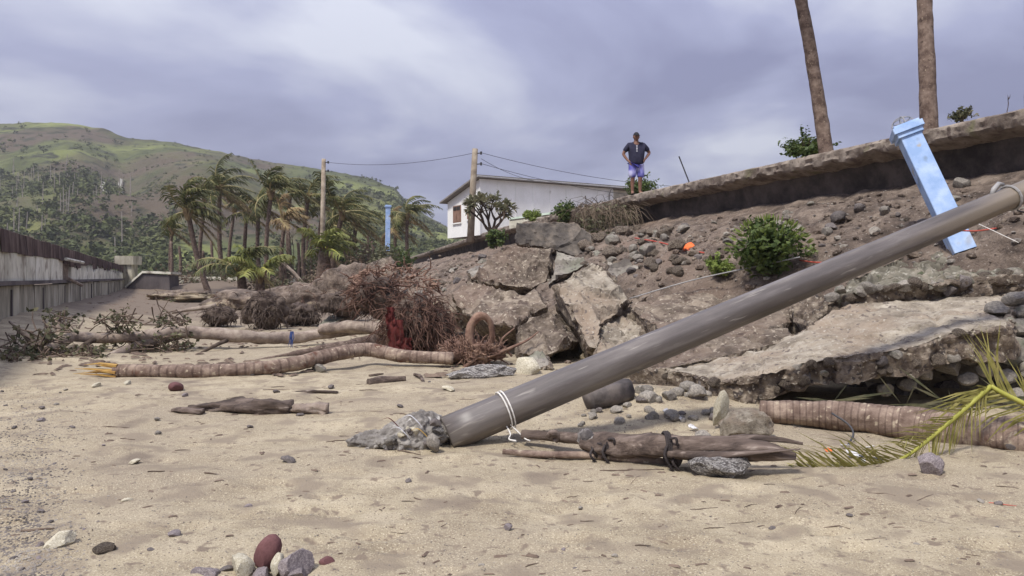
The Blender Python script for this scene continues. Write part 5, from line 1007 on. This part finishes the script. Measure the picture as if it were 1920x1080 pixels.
for i, (p, r_) in enumerate(BR): log('branch', [Z(*u) for u in p], [u * 1.3 for u in r_], m_bark_grey if i < 5 else m_twig, ft, n=8, seed=20 + i, rough=.3, spans=5)
rg = random.Random(12); lf = MB(); tw = MB()
for (px, py, Y, k, sp) in [(60, 640, 11, 26, 60), (120, 605, 11.6, 12, 25), (215, 612, 12, 14, 40), (315, 600, 12.4, 14, 40), (280, 650, 12.1, 22, 45), (150, 700, 11, 24, 50), (30, 690, 10.6, 26, 60), (330, 642, 12.3, 14, 30), (90, 700, 10.9, 18, 50), (240, 600, 12, 7, 30), (20, 730, 10.3, 12, 40)]:
    for _ in range(int(k * 1.7)):
        c = P(px + rg.gauss(0, sp * .5), py + rg.gauss(0, sp * .33), Y + rg.uniform(-.25, .25)); c.z = max(c.z, .05); d = Vector((rg.gauss(0, 1), rg.gauss(0, .5), rg.gauss(0, .8))).normalized(); tw.tube([c - d * .18, c + Vector((rg.uniform(-.03, .03), 0, rg.uniform(-.03, .03))), c + d * .16], [.012, .009, .004], 4); leafcloud(lf, c + d * .15, .09, .08, 5, .042, rg)
tw.build('twigs', m_twig, ft, kind='stuff'); lf.build('leaves', m_leafd, ft, kind='stuff')
# palm trunk with split yellow end
q = MB(); pts = bez([Z(850, 672, 10.0), Z(760, 668, 10.0), Z(690, 656, 10.1), Z(640, 662, 9.8), Z(540, 684, 9.25), Z(430, 695, 8.95), Z(320, 697, 8.85), Z(215, 696, 8.85)], 28)
fpm = empty('fallen_palm', Vector((-3.2, 9.3, 0)), 'long curved fallen palm trunk with a split yellow end on the sand', 'fallen palm'); q.tube(pts, rads([.08, .088, .092, .095, .09, .085, .082, .078], len(pts)), 14, rough=.14, rings=(len(pts) - 1) / 4, ringamp=.06, seed=5, band=4); q.build('trunk', [m_bark_near, m_bark_ring], fpm, smooth=True)
q = MB()
for i in range(10): a = Z(222, 696, 8.84) + Vector((0, rg.uniform(-.07, .07), rg.uniform(-.07, .08))); q.tube([a, a + Vector((-.2, 0, rg.uniform(-.01, .03))), a + Vector((-.24 - rg.random() * .30, rg.uniform(-.03, .03), rg.uniform(-.02, .05)))], [.022, .012, .002], 5)
q.build('split_end', m_woodp, fpm)
log('fallen_log', [Z(720, 636, 13.2), Z(640, 652, 12.2), Z(560, 664, 11.6), Z(470, 680, 11.0)], [.13, .12, .09, .05, .03], m_bark, seed=31, label='tapering log lying between the fallen tree and the curved palm trunk', cat='log')
log('fallen_log', [Z(725, 618, 12.9), Z(660, 612, 13.2), Z(600, 618, 13.4)], [.10, .10, .085], m_bark_grey, seed=32, label='short thick log end resting against the root tangle', cat='log')
q = MB(); c = Z(551, 628, 13.0); 
for i in range(9): a = c + Vector((rg.uniform(-.025, .025), -.11, .07)); q.tube([a, a + Vector((rg.uniform(-.02, .02), -.02, -.10)), a + Vector((rg.uniform(-.05, .03), -.02, -.17 - .13 * rg.random()))], [.007, .008, .003], 4)
m_bluer = M('blue_rag', [(0.03, 0.05, 0.15), (0.07, 0.11, 0.28)], 9, rough=.9, bump=0); q.build('blue_rag', m_bluer, label='torn blue rag hanging from the fallen tree trunk', cat='rag')
# ------------------------------------------------------------------ root tangles
m_rootm = M('root_brown', [(0.05, 0.027, 0.021), (0.105, 0.058, 0.043), (0.18, 0.11, 0.08)], 5, rough=0.95, bump=0.4, bscale=40)
def roottangle(name, label, c, rx, ry, rz, n, seed, hang=1.0, core=True, mats=(m_root, m_rootd), thick=.012, up=0.0):
    rg = random.Random(seed); t = empty(name, Vector((c.x, c.y, c.z - rz)), label, 'root ball')
    if core:
        b = bmesh.new(); bmesh.ops.create_icosphere(b, subdivisions=4, radius=1); vs = []
        for v in b.verts: k = 1 + .34 * noise.fractal(v.co * 1.7 + Vector((seed, 0, 0)), 1, 2, 6) + .05 * noise.fractal(v.co * 11, 1, 2, 3); vs.append(c + Vector((v.co.x * rx * .80 * k, v.co.y * ry * .78 * k, v.co.z * rz * .84 * k)))
        q = MB(); q.add(vs, [tuple(v.index for v in f.verts) for f in b.faces]); b.free(); q.build('root_core', mats[1], t, smooth=True)
    q = MB()
    for i in range(n):
        d = Vector((rg.gauss(0, 1), rg.gauss(0, 1) - .5, rg.gauss(0, .8) + .35)).normalized(); p = c + Vector((d.x * rx * .8, d.y * ry * .8, d.z * rz * .8)); l = rg.uniform(.25, 1.0) * rz * (1.5 if rg.random() < .12 else 1); pts = [p]; dd = (d + Vector((rg.gauss(0, .5), rg.gauss(0, .4), rg.gauss(0, .5)))).normalized()
        for k in range(5): dd = (dd + Vector((rg.gauss(0, .5), rg.gauss(0, .45), rg.gauss(0, .35) - .33 * hang + up))).normalized(); p = p + dd * l / 5; p = Vector((p.x, p.y, max(p.z, c.z - rz * 1.02))); pts.append(p)
        th = thick * rg.uniform(.4, 1.3) * (2.0 if rg.random() < .06 else 1); q.tube(pts, rads([th, th * .8, th * .35], 6), 4, cap=False)
    q.build('roots', mats[0], t, kind='stuff'); return t
rt = roottangle('root_ball', 'big upturned ball of hanging brown palm roots with red cloth caught in it', P(785, 612, 11.5), .56, .5, .52, 1000, 1, 1.4, thick=.0075, mats=(m_rootm, m_rootd))
roottangle('root_ball', 'ragged dark clump of roots and soil above the fallen logs', P(706, 556, 13.5), .5, .5, .42, 320, 12, .5, thick=.010, mats=(m_rootm, m_rootd))
for (px, py, sx_, sz_) in ((744, 630, .13, .24), (733, 596, .07, .16), (760, 648, .12, .12)):
    q = MB(); c = P(px, py, 10.95); vs = []; 
    for j in range(9):
        for i in range(9): u, v = i / 8 - .5, j / 8 - .5; vs.append(c + Vector((u * sx_ * 2 * (1 - .5 * abs(v)) + .04 * noise.noise(Vector((u * 5, v * 5, px))), -.05 + .09 * noise.noise(Vector((u * 6, v * 3, px + 4))), -v * sz_ * 2 + .05 * noise.noise(Vector((u * 8, 3, px))))))
    q.add(vs, [(j * 9 + i, j * 9 + i + 1, j * 9 + i + 10, j * 9 + i + 9) for j in range(8) for i in range(8)]); q.build('caught_cloth', m_redcloth, rt, smooth=True)
r2 = roottangle('root_ball', 'smaller spread of curling brown roots with one thick looped root', P(885, 662, 10.4), .50, .4, .22, 330, 2, .5, core=True, thick=.011, up=.3, mats=(m_root, m_root))
lp = [P(893, 675, 10.3), P(882, 640, 10.25), P(884, 608, 10.25), P(903, 592, 10.25), P(919, 606, 10.3), P(922, 640, 10.35), P(915, 672, 10.4)]
q = MB(); b_ = bez(lp, 7); q.tube(b_, rads([.055, .065, .055, .06, .045, .04, .04], len(b_)), 9, rough=.3); q.build('looped_root', m_root, r2, smooth=True)
for pth, r_ in (([(870, 690, 10.1), (930, 664, 10.2), (985, 640, 10.4), (1010, 622, 10.5)], .022), ([(858, 712, 9.9), (872, 688, 10.0), (900, 668, 10.1)], .03), ([(835, 640, 10.4), (850, 660, 10.2), (900, 672, 10.1), (960, 655, 10.3)], .02), ([(960, 668, 10.3), (940, 640, 10.3), (965, 615, 10.4)], .018)):
    q = MB(); b_ = bez([P(*u) for u in pth], 6); q.tube(b_, rads([r_, r_ * .9, r_ * .4], len(b_)), 7, rough=.3); q.build('root', m_root, r2, smooth=True)
roottangle('root_ball', 'wide mat of reddish roots spread over the slope behind the big root ball', P(735, 535, 15.0), 1.0, .8, .42, 260, 3, .7, thick=.016, mats=(m_root, m_soil), core=False)
for (px, py, Y, rx, rz, lab, sd_) in ((496, 584, 17.4, .56, .50, 'tall dark earthy root mound below the young palms', 4), (412, 592, 18.2, .46, .27, 'low dark root mound with a log stub below the arching young palm', 5), (560, 590, 18.6, .62, .32, 'dark earthy bank of roots beside the narrow grey slab', 6), (640, 570, 19.5, .7, .36, 'earthy bank of torn roots above the narrow grey slab', 7)):
    roottangle('root_mound', lab, P(px, py, Y), rx, rx * .8, rz, 190, sd_, 1.6, mats=(m_rootd, m_rootd), thick=.011)
for (px, py, Y, rx, rz, lab, sd_) in ((470, 566, 28, 1.9, .55, 'broad eroded earth bank in front of the arching young palm', 24), (570, 562, 27, 1.7, .75, 'eroded earth bank under the thick brown young palm', 25), (655, 540, 27, 1.5, 1.0, 'high torn earth bank below the far blue pillar', 26), (350, 556, 36, 2.2, .35, 'low rubbly bank before the ramp wall', 27)):
    roottangle('earth_bank', lab, P(px, py, Y), rx, rx * .7, rz, 45, sd_, 1.2, mats=(m_rootm, m_soil), thick=.014)
log('log_stub', [P(322, 586, 18.4), P(360, 580, 18.6), P(405, 574, 18.7)], [.03, .05, .07], m_bark_grey, seed=41, label='log stub poking out of the low dark root mound', cat='log')
# ------------------------------------------------------------------ plants on the slope, rags and ropes
cb = hit(1443, 512, .05); bush('slope_bush', 'bright leafy green bush growing on the collapsed slope', cb, .62, .42, 1500, .055, m_leaf, 101, lobes=13); t_ = bush('slope_plant', 'small light green plant beside the bright leafy bush', hit(1345, 518, 0), .30, .15, 260, .045, m_leafl, 102)
lf = MB(); rg = random.Random(103)
for i in range(260): d = Vector((rg.gauss(0, 1), rg.gauss(0, 1), abs(rg.gauss(0, 1)) + .2)).normalized(); p = cb + Vector((d.x * .58, d.y * .5, d.z * .55 + .22)); e_ = Vector((rg.uniform(-1, 1), rg.uniform(-1, 1), .3)).normalized(); lf.add([p, p + d * .05 + e_ * .02, p + d * .12, p + d * .05 - e_ * .02], [(0, 1, 2, 3)])
lf.build('bright_sprigs', m_leafl, bpy.data.objects['slope_bush'], kind='stuff')
br = empty('dry_brush', P(1140, 420, 19.5), 'dry brown brush hanging over the broken promenade edge', 'brush'); q = MB(); rg = random.Random(55)
for i in range(420):
    p = P(rg.uniform(1082, 1195), rg.uniform(372, 400) + 6, rg.uniform(20.5, 23.5)); p.z = min(p.z, 3.75); d = Vector((rg.uniform(-.6, .6), rg.uniform(-.8, 0), rg.uniform(-1, .25))).normalized(); l = rg.uniform(.3, .95); q.tube([p, p + d * l * .5 + Vector((0, 0, .05)), p + d * l + Vector((0, 0, -.25 * l))], [.009, .007, .003], 3, cap=False)
q.build('stems', m_dry, br, kind='stuff'); q = MB(); leafcloud(q, P(1140, 405, 21.6), .95, .38, 420, .06, rg); leafcloud(q, P(1110, 425, 20.8), .6, .35, 240, .05, rg); q.build('leaves', m_leafd, br, kind='stuff')
def cloth(name, c, w_, h_, mat, label, cat, seed, tilt=(0, 0, 0)):
    q = MB(); E_ = Euler(tilt).to_matrix(); vs = [c + E_ @ Vector(((i / 8 - .5) * w_ * (1 - .35 * abs(j / 6 - .5)), (j / 6 - .5) * h_, .16 * w_ * noise.noise(Vector((i * .45, j * .45, seed))))) for j in range(7) for i in range(9)]
    q.add(vs, [(j * 9 + i, j * 9 + i + 1, j * 9 + i + 10, j * 9 + i + 9) for j in range(6) for i in range(8)]); o = q.build(name, mat, smooth=True, label=label, cat=cat); md = o.modifiers.new('thick', 'SOLIDIFY'); md.thickness = 0.004; return o
cloth('orange_rag', hit(1289, 462, .08), .26, .13, m_orange, 'bright orange rag lying on the rubble slope', 'rag', 3, (.7, -.45, .2))
def line(name, pts, r, mat, label, cat, group=None): q = MB(); b_ = bez(pts, 6); q.tube(b_, r, 5); q.build(name, mat, smooth=True, label=label, cat=cat, group=group)
line('red_rope', [hit(1190, 446, .05), hit(1240, 455, .06), hit(1285, 468, .05), hit(1320, 474, .03)], .014, m_redrope, 'dull red rope trailing over the slope beside the orange rag', 'rope')
line('red_rope', [hit(1500, 488, .12), hit(1530, 492, .12), hit(1570, 492, .12)], .011, m_redrope, 'red rope stretched beside the leafy bush behind the pole', 'rope')
line('red_rope', [P(1795, 432, 8.4), P(1830, 433, 8.4), P(1868, 428, 8.5)], .009, m_redrope, 'short red rope tied near the foot of the toppled blue pillar', 'rope')
line('pale_twine', [P(1780, 398, 8.7), P(1835, 420, 8.4), P(1910, 455, 8.0)], .0045, m_string, 'pale cord crossing the foot of the toppled blue pillar', 'cord')
line('steel_cable', [hit(1180, 560, .2), P(1300, 525, 11.5), P(1440, 495, 10.8), P(1500, 482, 10.5)], .010, m_steel, 'thin steel cable stretched across the slope in front of the leafy bush', 'cable')
line('black_cable', [hit(1660, 868) + Vector((0, 0, .02)), hit(1610, 860) + Vector((0, 0, .02)), P(1588, 842, 5.2), P(1600, 815, 5.4), P(1590, 795, 5.6), P(1560, 775, 5.75)], .008, m_wire, 'bent black cable rising from the sand against the palm log', 'cable')
for i, (px, py, w_) in enumerate([(1600, 850, .10), (1615, 862, .12), (1585, 835, .07), (1630, 838, .07), (1420, 802, .06), (1250, 770, .08), (1270, 782, .09), (1300, 800, .10)]):
    cloth('plastic_scrap', hit(px, py, .03), w_, w_ * .5, m_litter, ['scrap of pale plastic litter under the bend of the black cable', 'crumpled white plastic sheet beside the tip of the torn frond', 'curl of pale plastic against the palm log by the cable', 'pale plastic twist caught right of the black cable', 'tiny pale plastic scrap on the rounded concrete lump', 'white scrap among the cobbles under the tilted slab', 'larger white scrap below the cobbles', 'long white plastic strip lying behind the driftwood bundle'][i], 'litter', i, (.4, .2, i))
cloth('red_petal', hit(1553, 843, .02), .05, .035, m_redcloth if False else m_orange, 'small bright red scrap on the sand beside the driftwood bundle', 'litter', 9, (.5, .1, .3))
# ------------------------------------------------------------------ foreground stones, chips, twigs
def fst(kd, px, py, wpx, hpx, label, sink=.15, rot=None, cat='stone', name='stone', group=None):
    c = hit(px, py + hpx * .5); k = c.y / F; return rock(kd, c, (wpx * k * .55, wpx * k * .45, hpx * k * .62), label, cat, group, name=name, sink=sink, rot=rot)
fst('w', 452, 1058, 58, 40, 'pale greenish stone in the foreground heap', .15); fst('r', 502, 1042, 44, 60, 'upright oval red-brown stone behind the foreground heap', .05, (.1, .35, .3)); fst('p', 556, 1056, 66, 46, 'large purple-grey stone of the foreground heap', .15); fst('w', 522, 1062, 34, 40, 'tan speckled stone wedged between the purple and red stones', .1)
fst('p', 385, 1075, 56, 26, 'flat grey stone at the edge of the foreground heap', .2); fst('p', 492, 1078, 52, 26, 'purple stone at the bottom of the foreground heap', .15); fst('p', 560, 1080, 50, 24, 'broken purple stone below the large purple-grey stone', .15); fst('r', 613, 1054, 28, 18, 'small dark red oval stone lying apart from the heap', .1, (0, .3, .3)); fst('d', 425, 1068, 26, 14, 'small brown stone beside the pale greenish stone')
fst('w', 112, 1010, 52, 26, 'flat pale stone on the grey pebbly sand', .2); fst('a', 195, 1025, 38, 20, 'rough brown stone half buried in the sand', .3); fst('p', 327, 1000, 27, 14, 'small smooth purple stone alone on the sand', .25); fst('p', 953, 991, 18, 15, 'small blue-grey stone alone on the bare sand', .1)
fst('p', 1742, 866, 54, 44, 'angular purple-grey rock under the torn frond', .3, (.2, .1, .4)); fst('d', 540, 862, 30, 12, 'flat dark stone near the concrete footing'); fst('w', 252, 866, 30, 9, 'pale wood-like chip on the sand'); fst('w', 238, 937, 18, 6, 'tiny pale chip on the sand'); fst('w', 1452, 845 - 25, 10, 8, 'tiny white stone behind the driftwood bundle'); fst('w', 840, 728, 26, 8, 'flat white chip on the sand below the long pale lump')
fst('r', 330, 725, 30, 16, 'small reddish broken stone near the split palm end'); fst('w', 180, 722, 18, 8, 'white chip beside the split palm end'); fst('w', 240, 718, 18, 8, 'second white chip along the split palm trunk'); fst('c', 600, 690, 34, 14, 'sandy lump beside the curved palm trunk')
rg = random.Random(66)
for i in range(70):
    px, py = (rg.uniform(0, 140), rg.uniform(730, 1075)) if i < 34 else (rg.uniform(140, 1900), rg.uniform(890, 1075) if i < 52 else rg.uniform(700, 860))
    if i >= 52: px = rg.uniform(100, 900)
    w_ = rg.uniform(6, 15); fst(rg.choice('dgpd'), px, py, w_, w_ * .5, 'small dark pebble lying on the grey pebbly margin' if i < 34 else ('small dark pebble scattered on the open foreground sand' if i < 52 else 'small dark pebble scattered on the sand below the fallen trunks'), name='pebble', group=['pebbles of the margin', 'pebbles of the foreground', 'pebbles below the trunks'][0 if i < 34 else 1 if i < 52 else 2])
def twig(px, py, lpx, ang, r, label, group=None, mat=None, bend=.1):
    c = hit(px, py); k = c.y / F * lpx * .5; d = Vector((math.cos(ang), math.sin(ang), 0)); s = Vector((-d.y, d.x, 0)); q = MB(); pts = []
    for t in (-1, -.4, .2, 1): v = c + d * k * t + s * bend * k * rg.uniform(-1, 1); v.z = ground(v.x, v.y) + r * .6; pts.append(v)
    q.tube(pts, [r * .8, r, r * .9, r * .4], 5, rough=.3); q.build('twig', mat or m_twig, label=label, cat='twig', group=group)
for i in range(46):
    px, py = (rg.uniform(650, 1900), rg.uniform(890, 1060)) if i < 22 else (rg.uniform(150, 900), rg.uniform(690, 900))
    twig(px, py, rg.uniform(18, 60), rg.gauss(0, .5), rg.uniform(.0015, .0035) * (1 if i < 22 else 1.6), 'thin dark twig lying on the open foreground sand' if i < 22 else 'thin dark twig lying on sand among driftwood below the trunks', 'twigs on the sand' if i < 22 else 'twigs below the trunks')
twig(70, 995, 62, .0, .008, 'short brown stick above the flat pale stone'); twig(1880, 950, 44, -.5, .003, 'thin red stick on the right foreground sand', mat=m_redrope); twig(1185, 884, 120, -.05, .005, 'long thin twig below the driftwood bundle'); twig(705, 705, 40, 1.1, .02, 'splintered stick standing beside the small log piece')
log('log_piece', [P(690, 718, 8.4), P(720, 714, 8.5), P(760, 710, 8.6)], [.05, .055, .03], m_wood, seed=51, label='short dark log piece on the sand below the curved palm trunk', cat='log')
log('curled_root', [P(777, 702, 8.9), P(788, 706, 8.8), P(794, 718, 8.6), P(798, 724, 8.5)], [.02, .025, .02, .015], m_wood, seed=52, label='hooked dark root scrap on the sand below the root balls', cat='root')
for i, (px, py, l, rr_) in enumerate([(470, 764, .75, .10), (575, 765, .38, .085), (400, 760, .5, .06), (590, 728, .5, .03), (350, 765, .3, .05)]):
    c = hit(px, py + 10); q = MB(); q.tube(bez([c + Vector((-l * .5, .05, rr_ * .3)), c + Vector((0, 0, rr_ * .6)), c + Vector((l * .5, -.03, rr_ * .4))], 18), rads([rr_ * .4, rr_, rr_ * .9], 37), 16, rough=.9, seed=i, flat=.7); q.build('driftwood', m_wood if i != 1 else m_bark_grey, smooth=True, label=['long ragged half-buried driftwood log on the sand', 'stubby driftwood end beyond the ragged log', 'dark bark sheet half buried by the ragged log', 'bundle of thin sticks above the driftwood', 'small wood lump at the near end of the ragged log'][i], cat='driftwood')
# clods of earth and crumbs of concrete: too many to count
CL = []
for s_ in range(6):
    bm_ = bmesh.new(); bmesh.ops.create_icosphere(bm_, subdivisions=1, radius=1); r_ = random.Random(s_); CL.append(([v.co * r_.uniform(.6, 1.15) for v in bm_.verts], [tuple(v.index for v in f.verts) for f in bm_.faces])); bm_.free()
def clods(name, mat, label, n, d0, d1, s0, s1, smin, smax, seed):
    b = MB(); r_ = random.Random(seed)
    for i in range(n):
        s_ = s0 + (s1 - s0) * r_.random() ** 1.3; x, y, nx_, ny_ = edgen(s_); d = r_.uniform(d0, d1) * footk(y); x += nx_ * d; y += ny_ * d
        if HOL(x, y) > .2 or fb(x * .8, y * .8, 5.5, 3) < r_.uniform(-.35, .15): continue
        z = ground(x, y); s = smin * (smax / smin) ** (r_.random() ** 2.2); vs, fs = r_.choice(CL); a = r_.uniform(0, 6.28); ca, sa = math.cos(a), math.sin(a)
        b.add([(x + (v.x * ca - v.y * sa) * s, y + (v.x * sa + v.y * ca) * s * .85, z + v.z * s * .65 + s * .15) for v in vs], fs)
    b.build(name, mat, label=label, cat='rubble', origin=Vector((0, 0, 0)), kind='stuff')
clods('soil_crumbs', m_soil, 'crumbled clods of brown earth covering the collapsed slope', 6000, 0.3, 6.6, 9, 45, .015, .11, 1)
clods('concrete_crumbs', m_conc2, 'loose crumbs of grey concrete strewn down the collapsed slope', 2200, 1.2, 7.0, 9, 40, .012, .08, 2)
clods('brown_crumbs', m_pink, 'loose crumbs of brown rubble strewn at the foot of the slope', 2600, 2.5, 7.3, 9, 40, .015, .11, 3)
# storm litter on the far sand: bark flakes, leaf scraps, sticks
b = MB(); rg = random.Random(31)
for i in range(2600):
    Y = 9 + 42 * rg.random() ** 1.6; px = rg.uniform(60, 900); x = (px - 960) / F * Y
    if x < wallx(Y) + .3 or edist(x, Y) < 5.5 or fb(x * .35, Y * .35, 2.7, 3) < rg.uniform(-.3, .25): continue
    z = ground(x, Y) + .01; a = rg.uniform(0, 3.14); l = rg.uniform(.02, .11); w_ = l * rg.uniform(.06, .5); d = Vector((math.cos(a), math.sin(a), 0)); s_ = Vector((-d.y, d.x, 0)); c = Vector((x, Y, z)); h = Vector((0, 0, w_ * .5 + .01))
    b.add([c - d * l - s_ * w_, c + d * l - s_ * w_, c + d * l + s_ * w_, c - d * l + s_ * w_, c - d * l * .6 + h, c + d * l * .6 + h], [(0, 1, 5, 4), (2, 3, 4, 5), (1, 2, 5), (3, 0, 4)])
for i in range(900):
    Y = 2.7 + 5.5 * rg.random() ** 1.2; x = rg.uniform(-.75, .75) * Y
    if edist(x, Y) < 4.2 or fb(x * 1.1, Y * 1.1, 6.7, 3) < rg.uniform(-.35, .3): continue
    z = ground(x, Y) + .001; a = rg.gauss(0, .7); l = rg.uniform(.004, .03); w_ = l * rg.uniform(.08, .4); d = Vector((math.cos(a), math.sin(a), 0)); s_ = Vector((-d.y, d.x, 0)); c = Vector((x, Y, z)); h = Vector((0, 0, w_ * .6 + .002))
    b.add([c - d * l - s_ * w_, c + d * l - s_ * w_, c + d * l + s_ * w_, c - d * l + s_ * w_, c - d * l * .6 + h, c + d * l * .6 + h], [(0, 1, 5, 4), (2, 3, 4, 5), (1, 2, 5), (3, 0, 4)])
b.build('storm_litter', m_twig, label='bark flakes and sticks littering the sand', cat='litter', origin=Vector((0, 0, 0)), kind='stuff')
# gravel: too many to count
b = MB(); rg = random.Random(8)
def pebble(x, y, s):
    z = ground(x, y); a = rg.uniform(0, 6.28); ca, sa = math.cos(a), math.sin(a); v = [(s, 0, 0), (0, s * .7, 0), (-s * .9, 0, 0), (0, -s * .75, 0)]
    b.add([(x + u * ca - w_ * sa, y + u * sa + w_ * ca, z) for u, w_, _ in v] + [(x, y, z + s * .5)], [(0, 1, 4), (1, 2, 4), (2, 3, 4), (3, 0, 4)])
for i in range(9500):
    r_ = rg.random()
    if r_ < .45: px = rg.uniform(-60, 60) + abs(rg.gauss(0, 60)); py = rg.uniform(720, 1085)
    elif r_ < .8: px = rg.uniform(0, 1920); py = rg.uniform(860, 1085)
    else: px = rg.uniform(900, 1500); py = rg.uniform(700, 830)
    k = CAMZ * F / max(60, py - HOR); x = (px - 960) / F * k; pebble(x, k, rg.uniform(.002, .009) * (1.3 if r_ < .45 or r_ > .8 else .7))
for i in range(2600):
    s_ = rg.uniform(9, 44); x, y, nx_, ny_ = edgen(s_); d = rg.uniform(0.2, 6.5); pebble(x + nx_ * d * footk(y), y + ny_ * d * footk(y), rg.uniform(.012, .045))
b.build('gravel', m_gravel, label='fine dark gravel strewn over the sand and slope', cat='gravel', origin=Vector((0, 0, 0)), kind='stuff')
# ------------------------------------------------------------------ haze over the far hill
hz = MB(); hz.box(-480, 330, -30, 760, -2, 140)
m_hz = bpy.data.materials.new('haze'); m_hz.use_nodes = True; t = m_hz.node_tree; t.nodes.clear(); o = t.nodes.new('ShaderNodeOutputMaterial'); v = t.nodes.new('ShaderNodeVolumePrincipled')
v.inputs['Color'].default_value = (0.86, 0.86, 0.92, 1); v.inputs['Density'].default_value = 0.00045; v.inputs['Anisotropy'].default_value = 0.2; t.links.new(v.outputs[0], o.inputs['Volume'])
hz.build('haze', m_hz, label='thin pale sea haze veiling the distant hill', cat='haze', origin=Vector((0, 0, 0)), kind='stuff')
